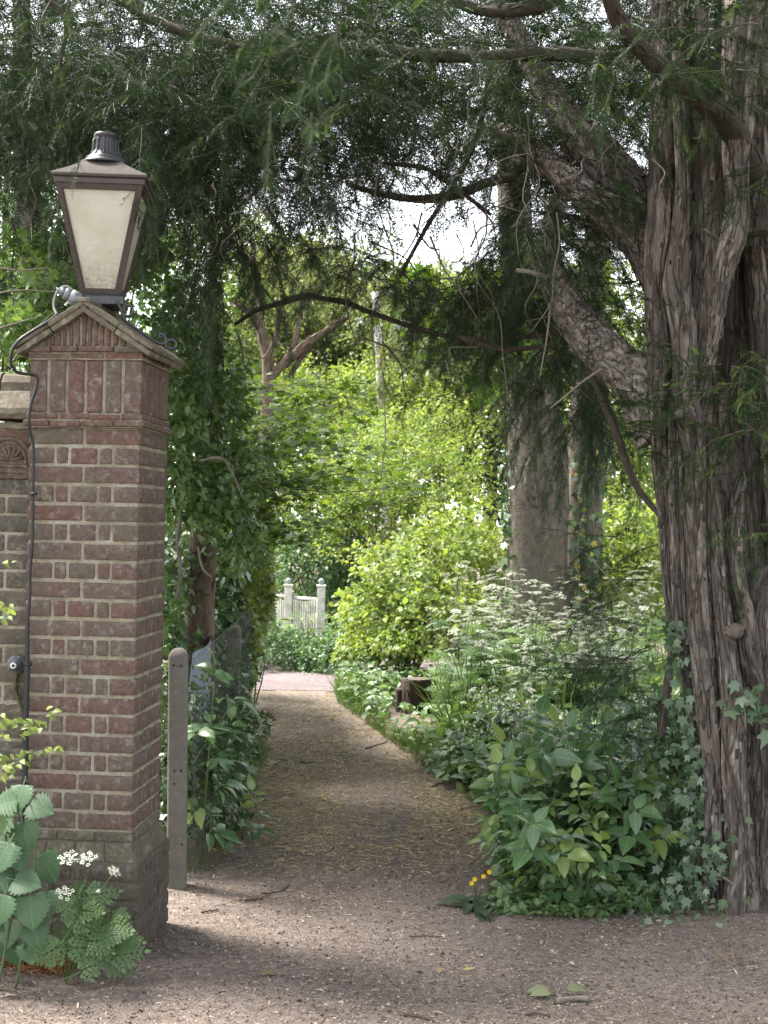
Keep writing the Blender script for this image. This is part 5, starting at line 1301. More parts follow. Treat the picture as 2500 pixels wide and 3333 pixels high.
tr = MB(); branch(tr, [(560, 2300, 10.4, 22), (600, 1800, 10.4, 18), (660, 1500, 10.4, 14), (700, 1300, 10.4, 9)], None, 12, 0, 40)
tips = []
for k_ in range(46):
    ye = rng.uniform(1230, 1790); xe = rng.uniform(820, 1180) if ye < 1650 else rng.uniform(760, 1000); 
    if ye > 1450 and ye < 1650 and rng.random() < .4: xe = rng.uniform(1150, 1470)
    if ye < 1350: xe = min(xe, 1150)
    Yd = rng.uniform(9.2, 11.2); s0 = W(rng.uniform(640, 700), min(1750, ye + rng.uniform(40, 160)), 10.4)
    e = W(xe, ye, Yd); S = spline(np.array([s0, s0*.7 + e*.3 + rng.normal(size=3)*.07, s0*.35 + e*.65 + V3(0, 0, .08) + rng.normal(size=3)*.07, e]), 12); tube(tr, S, np.linspace(.005, .0015, 12), 4); tips.append(S)
tr.build('trunk', M['yew_twig'], t)
mb = MB()
for S in tips:
    n_ = 62; i = rng.integers(2, 12, n_); p = S[i] + rng.normal(size=(n_, 3)) * V3(.17, .22, .045)
    nz = norm(V3(0, 0, 1) + rng.normal(size=(n_, 3)) * .32); yd = norm(rng.normal(size=(n_, 3)) * V3(1, 1, .2) + V3(.5, -.2, -.3))
    mb.inst(T_MAPLE, frames(yd, nz, rng.uniform(.05, .095, n_)), p)
mb.build('crown', M['maple'], t)
# ivy hedge over the fence
shrub('ivy_hedge', 'tall hedge of dark ivy with lime tips smothering the wire fence left of the path', 'hedge', V3(-1.12, 10.8, 0),
      [(V3(-1.22, 10.1, .7), V3(.22, .6, .7), 2200), (V3(-1.26, 10.9, .85), V3(.24, .8, .85), 2300), (V3(-1.38, 12.0, .9), V3(.26, 1.0, .95), 2200), (V3(-1.35, 9.0, .8), V3(.22, .7, .8), 1200), (V3(-1.3, 10.2, 1.45), V3(.32, 1.0, .3), 900)],
      [T_IVY, T_OV], M['ivy'], .07, stems=24, r0=.008, sig=.14, shell=.6)
shrub('lime_ivy_bush', 'yellow-green leafy end of the hedge beside the far picket fence', 'bush', V3(-1.25, 12.8, 0),
      [(V3(-1.20, 12.1, 1.1), V3(.22, .6, .75), 2000), (V3(-1.06, 10.9, 1.0), V3(.09, .6, .65), 900), (V3(-1.12, 11.6, .6), V3(.10, .5, .5), 700), (V3(-1.06, 10.3, 1.45), V3(.16, .6, .35), 700), B(800, 1740, 10.6, 80, 150, .4, 1000), B(835, 1960, 11.2, 45, 120, .3, 700), (V3(-1.45, 13.3, .85), V3(.28, .8, .85), 1600), (V3(-1.28, 11.2, 1.65), V3(.33, .8, .42), 1200), (V3(-1.5, 12.9, 1.75), V3(.3, .7, .3), 600), (V3(-1.22, 10.3, 1.55), V3(.25, .6, .25), 400)],
      [T_IVY, T_OV], M['ivy_lime'], .075, stems=20, r0=.008, sig=.14, shell=.55)
shrub('hedge_foot', 'low tangle of ivy and grass along the bottom of the wire fence', 'undergrowth', V3(-.86, 7.6, 0),
      [(V3(-.93, 7.25, .3), V3(.16, .35, .35), 650), (V3(-.9, 7.9, .25), V3(.17, .5, .3), 700), (V3(-.95, 8.8, .2), V3(.14, .6, .28), 600), (V3(-1.02, 10.2, .15), V3(.15, .9, .25), 600), (V3(-1.0, 7.4, .5), V3(.12, .4, .35), 420), (V3(-.97, 8.3, .32), V3(.10, .5, .3), 700), (V3(-.98, 9.1, .36), V3(.12, .5, .34), 700), (V3(-1.0, 7.1, .4), V3(.08, .3, .35), 320)], [T_IVY, T_OV2], M['ivy'], .052, stems=20, r0=.005, sig=.16, shell=.4)
shrub('bush_behind_fence', 'dark shrub behind the concrete post and wire fence', 'bush', V3(-1.35, 7.6, 0),
      [(V3(-1.38, 7.7, .55), V3(.25, .5, .6), 900), (V3(-1.45, 8.4, 1.0), V3(.3, .6, .7), 900), (V3(-1.25, 7.2, .35), V3(.16, .3, .4), 400)], [T_OV, T_OV2], M['privet'], .07, stems=12, r0=.008)

def pinnate(mb, base, dirn, up, ln, nl=5, lsz=.1, m=0, T=T_OV2, t=None):
    """one compound leaf: opposite leaflets and an end leaflet on a stalk"""
    d = norm(np.asarray(dirn, float)[None])[0]; s_ = norm(np.cross(d, up)[None])[0]; P = []; Q = base.copy(); cur = d.copy()
    for q in range(6): P.append(Q.copy()); cur = norm((cur + V3(0, 0, -.07))[None])[0]; Q = Q + cur * ln / 5
    P = np.array(P); tube(mb, P, np.linspace(.0025, .0012, 6), 4, 1, cap=False)
    ps = [P[5]]; ds = [cur]; sz = [lsz * 1.15]
    for q in range((nl - 1) // 2):
        a = P[3 - q + 1 if nl > 5 else (4 - 2*q if 4 - 2*q > 0 else 1)]
        for sg in (-1, 1): ps.append(a); ds.append(norm((d * .45 + s_ * sg + V3(0, 0, -.25) + rng.normal(size=3) * .14)[None])[0]); sz.append(lsz * rng.uniform(.75, 1.0))
    ps, ds = np.array(ps), np.array(ds)
    nz = norm(up[None] + rng.normal(size=(len(ps), 3)) * .22)
    tt = rng.random() if t is None else t
    mb.inst(T, frames(ds, nz, np.array(sz)), ps, np.clip(tt + rng.normal(size=len(ps)) * .12, 0, 1), m)
def elder(loc, h, lean, nn, lsz, label, group=None, face=(-.3, -1, 0), T=T_OV2, mat=None, cat='sapling', name='elder_sapling'):
    loc = np.asarray(loc, float); t = thing(name, label, cat, loc, 0, group); sm = MB(); lf = MB()
    top = loc + V3(lean[0], lean[1], h); S = spline(np.array([loc + V3(0,0,-.03), loc*.5 + top*.5 + rng.normal(size=3)*.03, top]), 14)
    tube(sm, S, np.linspace(.008, .003, 14), 6); sm.build('stem', M['stalk'], t)
    for k_ in range(nn):
        u = .25 + .75 * (k_ + rng.random() * .5) / nn; p = S[min(13, int(u * 13))]; a = k_ * 2.4 + rng.normal() * .4
        dr = norm((V3(math.cos(a), math.sin(a), rng.uniform(.1, .8)) + np.asarray(face) * .45)[None])[0]
        pinnate(lf, p, dr, norm((V3(0, 0, 1) + np.asarray(face) * .35 + rng.normal(size=3) * .35)[None])[0], rng.uniform(.07, .15), 5, lsz * rng.uniform(.65, 1.3), T=T)
    pinnate(lf, S[-1], V3(lean[0], lean[1], .8) + rng.normal(size=3) * .2, V3(0, -.5, .9), .1, 5, lsz, T=T)
    lf.build('foliage', [mat or M['elder'], M['stalk']], t); return t
T_EL = T_leaf(.24, .07, .28, .1, 5)
elder(G(650, 2830), .92, (.06, -.05), 9, .115, 'tall elder sapling in front of the wire fence beside the concrete post', face=(.3, -1, 0), T=T_EL)
elder(G(690, 2750), .56, (.08, -.03), 7, .095, 'shorter elder sapling rooted at the foot of the ivy hedge', face=(.4, -.8, 0), T=T_EL)
elder(G(790, 2735), .18, (.08, -.1), 3, .085, 'lone sprig of broad leaves poking onto the path from the hedge foot', face=(.6, -.8, 0), T=T_EL)

# trees behind the garden wall
for lab, bx, tx, Yd, rp, bl, mt, sz in [
 ('grey-barked forked tree behind the wall left of the lantern', 120, 110, 9.5, 48, [(-40, 980, 90, 120, 400), (230, 850, 90, 140, 450), (130, 450, 200, 130, 400)], 'ivy', .07)]:
    t = thing('grey_tree', lab, 'tree', W(bx, 2300, Yd) * V3(1, 1, 0)); tr = MB()
    branch(tr, [(150, 2500, Yd, 60), (140, 1300, Yd, 50), (130, 950, Yd, 46), (112, 800, Yd, 46), (95, 680, Yd, 40), (80, 400, Yd, 34), (70, 0, Yd, 26)], None, 40, 0, 120, ridge(.12, 16, 3, .05), fl=200, ln=(.02, .05), wd=(.005, .012))
    branch(tr, [(105, 1000, Yd-.2, 16), (85, 850, Yd-.25, 18), (60, 760, Yd-.28, 17), (48, 705, Yd-.3, 15)], None, 20, 0, 40, ridge(.15, 20, 3, .05)); tr.build('trunk', M['grey_bark'], t)
    mb = MB()
    for x, y, a, b_, n_ in bl: blob_leaves(mb, [T_IVY], *B(x, y, Yd + .1, a, b_, .4, n_), sz, shell=.4)
    mb.build('crown', M[mt], t)
shrub('bush_behind_wall', 'green leafy bush showing over the wall coping between wall and lantern', 'bush', W(60, 1500, 7.6) * V3(1, 1, 0),
      [B(40, 1120, 7.8, 150, 100, .4, 800), B(200, 1000, 8.2, 150, 110, .4, 800), B(430, 880, 8.6, 130, 160, .4, 800), B(60, 860, 8.8, 140, 130, .4, 500)], [T_OV, T_IVY], M['lime2'], .06, stems=10)
mb = MB()
for P in ([(-20, 1075), (60, 1050), (130, 1030)], [(-30, 960), (60, 945), (190, 950)], [(-20, 870), (70, 880), (160, 870)], [(40, 1180), (100, 1090), (180, 1010)]):
    tube(mb, spline(np.array([W(x, y, 6.6) for x, y in P]), 14), np.linspace(.006, .002, 14), 4)
tag(mb.build('bare_branch', M['pale_twig'], origin=W(60, 1000, 6.6)), 'bare pale twigs crossing behind the pillar roof on the left', 'twigs')
# ================================================================== HERBS ON THE RIGHT OF THE PATH
def umbel_T(seed, nb=9, rr=.5):
    g = np.random.default_rng(seed); v = []; f = []
    for k in range(nb):
        a = k * 2.4; r = rr * math.sqrt((k + .3) / nb); cx_, cy_ = r * math.cos(a), r * math.sin(a); cz_ = .25 - r * r * .5
        for q in range(5):
            b = q * 1.257 + a; x, y = cx_ + .09 * math.cos(b), cy_ + .09 * math.sin(b); z_ = cz_ + g.uniform(-.03, .03); i = len(v); s_ = g.uniform(.038, .062)
            v += [(x - s_, y - s_*.4, z_), (x + s_*.4, y - s_, z_ + .01), (x + s_, y + s_*.4, z_), (x - s_*.4, y + s_, z_ + .012)]; f.append((i, i+1, i+2, i+3))
    fa = [(np.array(f), 1)]; f2 = []
    for k in range(nb):
        a = k * 2.4; r = rr * math.sqrt((k + .3) / nb); i = len(v); x, y, z_ = r*math.cos(a), r*math.sin(a), .23 - r*r*.5
        v += [(0, -.008, -.15), (0, .008, -.15), (x, y + .008, z_), (x, y - .008, z_)]; f2.append((i, i+1, i+2, i+3))
    return (np.array(v, float), fa + [(np.array(f2), 0)])
UMB = [umbel_T(1), umbel_T(2, 7, .45), umbel_T(3, 11, .5)]
def T_fern(n=6, seed=0):
    """a feathery, twice-cut leaf: opposite leaflets, each cut into small pointed lobes"""
    g = np.random.default_rng(seed); v = []; f = []
    def rh(bx, by, ex, ey, w_):
        z0 = -.18 * by * by - .05 * abs(bx); i = len(v); nx, ny = (ey - by) * w_, -(ex - bx) * w_
        v.extend([(bx, by, z0), (bx + (ex-bx)*.45 + nx, by + (ey-by)*.45 + ny, z0 + .012), (ex, ey, z0 - .015), (bx + (ex-bx)*.45 - nx, by + (ey-by)*.45 - ny, z0 + .012)]); f.append((i, i+1, i+2, i+3))
    for k in range(n):
        u = k / n; y = .22 + .7 * u; l = .40 * (1 - u) ** .8 + .07
        for sg in (-1, 1):
            an = R(58 - 18 * u) + g.uniform(-.1, .1); dx, dy = math.sin(an) * sg, math.cos(an)
            for q in range(4):
                c = l * (.15 + .22 * q); bx, by = dx * c, y + dy * c; ll = l * (.36 - .06 * q)
                for s2 in (-1, 1):
                    a2 = an + s2 * R(48) * 1.0; rh(bx, by, bx + math.sin(a2) * sg * ll, by + math.cos(a2) * ll, .3)
            rh(dx * l * .7, y + dy * l * .7, dx * l * 1.1, y + dy * l * 1.1, .28)
    rh(0, .9, 0, 1.08, .3)
    i = len(v); v += [(-.01, -.25, .03), (.01, -.25, .03), (.004, 1, -.2), (-.004, 1, -.2)]; f.append((i, i+1, i+2, i+3))
    return (np.array(v, float), [(np.array(f), 0)])
FERN = [T_fern(6, 1), T_fern(5, 2)]
def parsley_meshes(h, nst, seed):
    """stalks, feathery leaves and white heads of one cow parsley plant at the origin"""
    st, lf, hd_ = MB(), MB(), MB(); P, Z, S = [], [], []
    for k in range(nst):
        a = rng.uniform(0, 2*pi); tp = V3(math.cos(a) * rng.uniform(.03, .2), math.sin(a) * rng.uniform(.03, .2), h * rng.uniform(.7, 1.05))
        C = spline(np.array([V3(0, 0, -.02), tp * V3(.3, .3, .5), tp]), 10); tube(st, C, np.linspace(.006, .002, 10), 4, cap=False)
        for q in range(rng.integers(5, 9)):
            b = C[rng.integers(5, 9)]; e = b + V3(rng.normal() * .09, rng.normal() * .09, rng.uniform(.09, .24)); tube(st, np.array([b, b*.5 + e*.5 + V3(0, 0, .015), e]), [.0025, .002, .0015], 3, cap=False)
            P.append(e); Z.append(norm((e - b)[None])[0] + V3(0, 0, 1.2)); S.append(rng.uniform(.055, .10))
        P.append(C[-1]); Z.append(V3(0, 0, 1)); S.append(rng.uniform(.07, .11))
    P, Z, S = np.array(P), norm(np.array(Z)), np.array(S); Yv = norm(np.cross(Z, rng.normal(size=Z.shape)))
    w = rng.integers(0, 3, len(P)); Fm = frames(Yv, Z, S); hd_ = []
    for q in range(len(P)):
        hm_ = MB(); hm_.inst(UMB[w[q]], Fm[q:q+1], P[q:q+1]); hd_.append(hm_)
    n = int(16 * nst); i = rng.random(n) ** 1.6; a = rng.uniform(0, 2*pi, n)
    p = np.stack([np.cos(a) * .08, np.sin(a) * .08, i * h * .62 + .03], -1); dr = norm(np.stack([np.cos(a), np.sin(a), rng.uniform(-.1, .7, n)], -1))
    w = rng.random(n) < .5; Fm = frames(dr, norm(V3(0, 0, 1) + rng.normal(size=(n, 3)) * .3), rng.uniform(.12, .26, n))
    for q in (0, 1): lf.inst(FERN[q], Fm[w == q], p[w == q])
    return st, lf, hd_
def cow_parsley(loc, h, nst, label, group=None, rz=0):
    t = thing('cow_parsley', label, 'cow parsley', loc, rz, group); st, lf, hd_ = parsley_meshes(h, nst, 0)
    st.build('stalk', M['stalk'], t, local=True); lf.build('foliage', M['parsley'], t, local=True)
    for hm_ in hd_: hm_.build('flower_head', [M['stalk'], M['petal']], t, local=True)
    return t
LABCP = 'tall cow parsley in white flower in the drift round the beech trunk'
protos = [cow_parsley((0, 0, 0), hh, ns, LABCP, 'cow parsley round the beech trunk') for hh, ns in ((1.15, 3), (.95, 4), (1.3, 3), (.8, 3), (1.05, 2))]
spots = []
for k in range(58):
    y = rng.uniform(2170, 2460); x = rng.uniform(1560, 2140) if y < 2330 else rng.uniform(1560, 2080)
    spots.append((x, y))
for x, y in ((1560, 2240), (1620, 2330), (1490, 2330), (1530, 2400), (1750, 2420), (1850, 2440), (1700, 2290), (1820, 2300), (1900, 2280)): spots.append((x, y))
for i, (x, y) in enumerate(spots):
    o_ = protos[i] if i < len(protos) else copy_tree(protos[i % len(protos)])
    g_ = G(x, y); o_.location = (g_[0], g_[1], 0); o_.rotation_euler = (rng.normal() * .05, rng.normal() * .05, rng.uniform(0, 6.28)); s_ = rng.uniform(.8, 1.1); o_.scale = (s_, s_, s_)

# green alkanet-like plants with small white bells
def bell_plant(loc, h, n, label, group):
    t = thing('comfrey_plant', label, 'wild flower', loc, 0, group); st, lf, fl = MB(), MB(), MB(); P, D, S = [], [], []; FP = []
    for k in range(n):
        a = rng.uniform(0, 2*pi); tp = V3(math.cos(a)*.16*rng.random(), math.sin(a)*.16*rng.random(), h*rng.uniform(.7, 1)); C = spline(np.array([V3(0,0,-.02), tp*V3(.4,.4,.5), tp]), 9)
        tube(st, C, np.linspace(.005, .002, 9), 4, cap=False)
        for q in range(14):
            u = rng.integers(1, 9); b = a + rng.uniform(0, 6.28); P.append(C[u]); D.append((math.cos(b), math.sin(b), rng.uniform(-.2, .5))); S.append(.17 * (1 - .06*u) * rng.uniform(.6, 1.1))
        FP.append([tp + rng.normal(size=3) * V3(.03, .03, .018) + V3(0, 0, -.008) for q in range(8)])
        FP[-1].insert(0, tp)
    P, D, S = np.array(P), norm(np.array(D)), np.array(S); lf.inst(T_OV, frames(D, norm(V3(0,0,1) + rng.normal(size=P.shape)*.3), S), P)
    for FQ in FP:
        fl = MB()
        tp = FQ[0]
        for p in FQ[1:]: tube(fl, np.array([tp, (tp + p) / 2 + V3(0, 0, .008), p + V3(0, 0, -.003)]), .0016, 3, 1, cap=False)
        for p in FQ[1:]: tube(fl, np.array([p, p + V3(rng.normal()*.004, rng.normal()*.004, -.010), p + V3(rng.normal()*.006, rng.normal()*.006, -.022)]), [.003, .006, .0085], 5, 0, cap=False)
        fl.build('flower_cluster', [M['petal'], M['stalk']], t, local=True)
    st.build('stalk', M['stalk'], t, local=True); lf.build('foliage', M['herb'], t, local=True); return t
LABC = 'leafy comfrey with drooping white bells in the patch before the cow parsley'
cps = [bell_plant((0, 0, 0), hh, n, LABC, 'comfrey patch') for hh, n in ((.55, 4), (.45, 4), (.62, 3), (.38, 4))]
sp2 = []
while len(sp2) < 58:
    x, y = rng.uniform(1480, 2150), rng.uniform(2420, 2760)
    if y < 2420 + (1640 - x) * .2 : continue
    if x < 1740 and y > 2500 + (x - 1480) * .85: continue
    sp2.append((x, y))
for i, (x, y) in enumerate(sp2):
    o_ = cps[i] if i < 4 else copy_tree(cps[i % 4]); g_ = G(x, y); o_.location = (g_[0], g_[1], 0); o_.rotation_euler = (0, 0, rng.uniform(0, 6.28)); s_ = rng.uniform(.8, 1.15); o_.scale = (s_, s_, s_)

# elder saplings: the leafy clump at the yew's foot
LABE = 'leafy elder sapling in the clump left of the yew foot'
T_EL2 = T_leaf(.27, .07, .26, .08, 5)
els = []
for k in range(5): els.append(elder((0, 0, 0), (.52, .45, .6, .36, .26)[k], (-.10, -.10), (15, 12, 16, 11, 7)[k], (.10, .092, .105, .095, .085)[k], LABE, 'elder clump by the yew', face=(-.35, -1, 0), T=T_EL2))
sp3 = [(x_ + 70, y_) for x_, y_ in [(1660, 2900), (1740, 2930), (1830, 2930), (1700, 2850), (1800, 2870), (1900, 2900), (1980, 2880), (1770, 2800), (1870, 2810), (1960, 2820), (2060, 2830), (2120, 2800), (1690, 2780), (1830, 2750), (1930, 2750), (2040, 2750), (2120, 2730), (1750, 2700), (1880, 2690), (2000, 2690), (2100, 2680), (1640, 2830), (1610, 2890), (2180, 2740), (1690, 2940), (1860, 2950), (1700, 2820), (1780, 2760), (1910, 2830), (1650, 2860), (1990, 2800), (1820, 2700), (1950, 2660), (2060, 2660), (1720, 2740), (1640, 2800), (1590, 2850)]]
for i, (x, y) in enumerate(sp3):
    v_ = (0, 1, 2, 0, 2, 1)[i % 6] if y < 2840 else (3, 4, 1)[i % 3]
    if i < 5: v_ = i; o_ = els[i]
    else: o_ = copy_tree(els[v_])
    if i < 5: x, y = [(1930, 2800), (1820, 2850), (2030, 2760), (1740, 2890), (1850, 2945)][i]
    g_ = G(x, y); o_.location = (g_[0], g_[1], 0); o_.rotation_euler = (0, 0, rng.normal() * .5); s_ = rng.uniform(.85, 1.12); o_.scale = (s_, s_, s_)
# a leaf or two of nipplewort, dock and the yellow flowers at the edge
t = thing('yellow_flower_plant', 'small plant with yellow flowers and flat dark leaves at the path edge', 'wild flower', G(1545, 2960)); lf, fl = MB(), MB(); o = np.array(t.location)
for k in range(9):
    a = rng.uniform(2, 5.2); lf.inst(T_OV2, frames(np.array([[math.cos(a), math.sin(a), .2]]), np.array([[0, -.2, 1.]]), np.array([rng.uniform(.10, .17)])), o[None] + rng.normal(size=(1, 3)) * V3(.05, .04, 0) + V3(0, 0, .02))
for px_, py_ in ((1535, 2875), (1545, 2862), (1592, 2838), (1574, 2852)):
    p = W(px_, py_, 6.3); tube(lf, np.array([o + V3(.0, 0, 0), (o + p) / 2 + V3(.01, 0, .02), p]), .002, 4, 1); n = 9
    a = np.arange(n) / n * 6.283; D = np.stack([np.cos(a), -np.full(n, .35), np.sin(a)], -1); fl.inst(T_RH, frames(norm(D), np.tile([[0, -1, .4]], (n, 1)), np.full(n, .013)), np.repeat(p[None], n, 0))
lf.build('foliage', [M['dark'], M['stalk']], t); fl.build('flower', M['yellow'], t)

# ground cover right of the path and behind: leaves, grass
_st = G(1352, 2318)
def clear(x, y): return abs(x - _st[0] + .03) < .24 and -1.6 < y - _st[1] < .25
def cover(name, label, poly, n, T, mat, size, zmax, stuff=True):
    mb = MB(); P = []; xs = [q[0] for q in poly]; ys = [q[1] for q in poly]
    while len(P) < n:
        x = rng.uniform(min(xs), max(xs), 400); y = rng.uniform(min(ys), max(ys), 400)
        P += [(a, b) for a, b in zip(x, y) if inpoly(a, b, poly) and not clear(a, b)]
    P = np.array(P[:n]); hgt_ = zmax * (.35 + .65 * np.clip(.5 + .9 * vn(np.stack([P[:, 0]*1.3, P[:, 1]*1.3, np.zeros(n)], -1)), 0, 1))
    p = np.stack([P[:, 0], P[:, 1], hgt_ * rng.random(n) ** .8 + .01], -1)
    d = norm(rng.normal(size=(n, 3)) * V3(1, 1, .4) + V3(0, -.2, .1)); nz = norm(V3(0, -.15, 1) + rng.normal(size=(n, 3)) * .4)
    mb.inst(T, frames(d, nz, size * rng.uniform(.6, 1.3, n)), p)
    o_ = mb.build(name, mat, origin=(P[:, 0].mean(), P[:, 1].mean(), 0), kind='stuff'); o_['label'] = label; return o_
def gpoly(pts): return [tuple(G(x, y)[:2]) for x, y in pts]
cover('ground_cover', 'low green plants covering the ground right of the path', gpoly([(1680, 2860), (1620, 2700), (1315, 2450), (1110, 2290), (1095, 2225), (2300, 2220), (2400, 2500), (2350, 2850)]), 9000, T_OV, M['herb'], .085, .34)
cover('edge_leaves', 'small low leaves along the front of the elder clump', gpoly([(1580, 2960), (1640, 2985), (1800, 3000), (1960, 2995), (2120, 2985), (2150, 2900), (1900, 2850), (1640, 2870)]), 1500, T_OV, M['herb'], .05, .11)
cover('low_leaves', 'dense low leaves under the comfrey', gpoly([(1700, 2790), (1650, 2700), (1480, 2540), (1500, 2450), (2200, 2450), (2250, 2800)]), 4200, T_OV, M['mid'], .10, .38)
cover('woodland_floor', 'green growth over the ground beyond the hedge and crossing', [(-6, 17), (-6, 30), (8, 30), (8, 15.8), (1.2, 15.8), (.2, 17)], 6000, T_OV, M['lime2'], .16, .55)
cover('bank_leaves', 'leafy ground behind the wire fence', [(-1.15, 7), (-1.5, 16), (-6, 16), (-5, 7)], 5000, T_OV, M['privet'], .11, .6)
T_BL = (np.array([(-.012, 0, 0), (.012, 0, 0), (.011, .35, .03), (-.011, .35, .03), (.008, .7, .0), (-.008, .7, .0), (0, 1, -.12)], float), [(np.array([(0, 1, 2, 3), (3, 2, 4, 5)]), 0), (np.array([(5, 4, 6)]), 0)])
def grass(name, label, poly, n, ln):
    mb = MB(); xs = [q[0] for q in poly]; ys = [q[1] for q in poly]; P = []
    while len(P) < n:
        x = rng.uniform(min(xs), max(xs), 400); y = rng.uniform(min(ys), max(ys), 400); P += [(a, b) for a, b in zip(x, y) if inpoly(a, b, poly) and not clear(a, b)]
    P = np.array(P[:n]); d = norm(rng.normal(size=(n, 3)) * V3(.45, .45, .1) + V3(0, 0, 1)); nz = norm(rng.normal(size=(n, 3)) * V3(1, 1, .1))
    mb.inst(T_BL, frames(d, nz, ln * rng.uniform(.5, 1.2, n) * np.clip(.75 + .75 * vn(np.stack([P[:, 0]*4, P[:, 1]*4, np.zeros(n)], -1)), .3, 1.5)), np.stack([P[:, 0], P[:, 1], np.zeros(n)], -1))
    o_ = mb.build(name, M['grass'], origin=(P[:, 0].mean(), P[:, 1].mean(), 0), kind='stuff'); o_['label'] = label
grass('grass', 'soft grass along the right verge of the path', gpoly([(1700, 2740), (1600, 2660), (1340, 2470), (1100, 2290), (1085, 2235), (1200, 2240), (1500, 2400), (1700, 2560)]), 9000, .19)
grass('tall_grass', 'tall grass round the beech and cow parsley', gpoly([(1500, 2480), (1400, 2300), (1700, 2230), (2180, 2230), (2200, 2480)]), 5000, .5)
grass('hedge_grass', 'grass and stalks at the foot of the hedge', gpoly([(560, 2880), (740, 2800), (800, 2640), (870, 2440), (860, 2400), (780, 2450), (700, 2700), (590, 2840)]), 1500, .16)

# ================================================================== PLANTS AT THE PILLAR FOOT
t = thing('nettle_plant', 'large pale green dead-nettle with toothed leaves at the left foot of the pillar', 'nettle', V3(-1.36, 5.12, 0)); st, lf = MB(), MB(); o = np.array(t.location)
NL = [(70, 2570, -100, 55, .085), (110, 2620, -10, 95, .085), (40, 2610, 190, 80, .08), (75, 2690, -75, 100, .095), (20, 2660, 200, 110, .10), (40, 2740, 210, 80, .085), (20, 2760, -110, 100, .1), (145, 2795, -70, 95, .10), (55, 2780, -60, 60, .07), (30, 2850, 175, 95, .10), (60, 2865, 0, 90, .09), (155, 2915, -75, 90, .085), (100, 2935, -80, 105, .10), (10, 2930, -100, 100, .09), (30, 3010, -95, 90, .085), (30, 3080, -80, 90, .085), (110, 3020, -70, 80, .08), (-10, 3000, 180, 100, .1), (60, 2940, 200, 80, .08), (-20, 2880, 200, 100, .1), (-40, 2760, 190, 110, .1), (90, 3080, -60, 70, .07), (0, 2700, 120, 80, .08)]
stems_ = [spline(np.array([o + V3(x0, y0, 0), W(x1, 2850, 5.15), W(x2, 2560, 5.18)]), 20) for x0, y0, x1, x2 in ((0, 0, 60, 75), (-.08, .03, 10, 20), (.06, .02, 115, 100))]
for S in stems_: tube(st, S, np.linspace(.006, .003, 20), 6)
for px_, py_, an, sz, ln_ in NL:
    p = W(px_, py_, 5.12 + rng.uniform(-.08, .1)); a = R(an); d = V3(math.cos(a), -.45 + rng.normal()*.2, math.sin(a) * .8); nz = norm((V3(rng.normal()*.25, -.75, .75))[None])
    tgt = p - norm(d[None])[0] * ln_ * .35
    lf.inst(T_NETTLE, frames(norm(d[None]), nz, np.array([ln_ * 1.3])), tgt[None])
    S = min(stems_, key=lambda s_: np.min(np.linalg.norm(s_ - tgt, axis=1))); q = S[np.argmin(np.linalg.norm(S - tgt - V3(0, 0, -.03), axis=1))]
    tube(st, np.array([q, (q + tgt)/2 + V3(0, 0, .015), tgt]), .0022, 4, cap=False)
st.build('stem', M['stalk'], t); lf.build('foliage', M['nettle'], t)
pb_ = V3(-1.135, 5.2, 0); t = thing('cow_parsley', 'single cow parsley with feathery leaves and few white heads before the pillar plinth', 'cow parsley', pb_)
st, lf, hd_ = MB(), MB(), MB()
for pts, r in (([(285, 3040), (262, 2930), (248, 2830), (240, 2795)], .0035), ([(248, 2850), (262, 2815), (290, 2796)], .002), ([(288, 3040), (300, 2960), (335, 2890), (368, 2845)], .0035), ([(258, 2925), (230, 2935), (212, 2915)], .0022), ([(212, 2920), (195, 2912)], .0018), ([(338, 2888), (325, 2900), (320, 2905)], .0015)):
    P = np.array([W(x, y, 5.2) for x, y in pts])
    if pts[0][1] > 3000: P = np.vstack([pb_, P])
    tube(st, spline(P, 14), np.linspace(r, r*.6, 14), 5)
for px_, py_, s_ in ((222, 2802, .05), (240, 2812, .042), (290, 2800, .044), (278, 2805, .02), (368, 2835, .025), (376, 2846, .024), (212, 2912, .042), (193, 2908, .024), (320, 2903, .012)):
    p = W(px_, py_, 4.98); hd_ = MB(); hd_.inst(UMB[0], frames(norm(rng.normal(size=(1, 3))*V3(1,1,.1)), np.array([[.0, -.55, .8]]), np.array([s_ * 1.5])), p[None]); hd_.build('flower_head', [M['stalk'], M['petal']], t)
n = 44; 
for k in range(n):
    px_, py_ = rng.uniform(150, 430), rng.uniform(2960, 3150)
    if k < 12: px_, py_ = rng.uniform(215, 330), rng.uniform(2880, 2990)
    p = W(px_, py_, 5.2 + rng.uniform(-.12, .1)); p[2] = max(p[2], .015); q = p - np.array(pb_); d = norm((V3(q[0]*4, -.3 + rng.normal()*.2, q[2]*1.2 - .12) + rng.normal(size=3)*.18)[None])
    lf.inst(FERN[k % 2], frames(d, norm((V3(0, -.8, .7) + rng.normal(size=3)*.18)[None]), np.array([rng.uniform(.11, .165)])), p[None] - d * .08)
    if k % 4 == 0: tube(st, np.array([pb_ + V3(0,0,.02), pb_*.5 + p*.5 + V3(0,0,.05), p - d[0]*.06]), .002, 4, cap=False)
lf.inst(T_NETTLE, frames(np.array([[.2, -.3, -1.]]), np.array([[0, -1, .3]]), np.array([.055])), W(412, 3060, 5.2)[None])
st.build('stalk', M['stalk'], t); lf.build('foliage', M['parsley'], t)
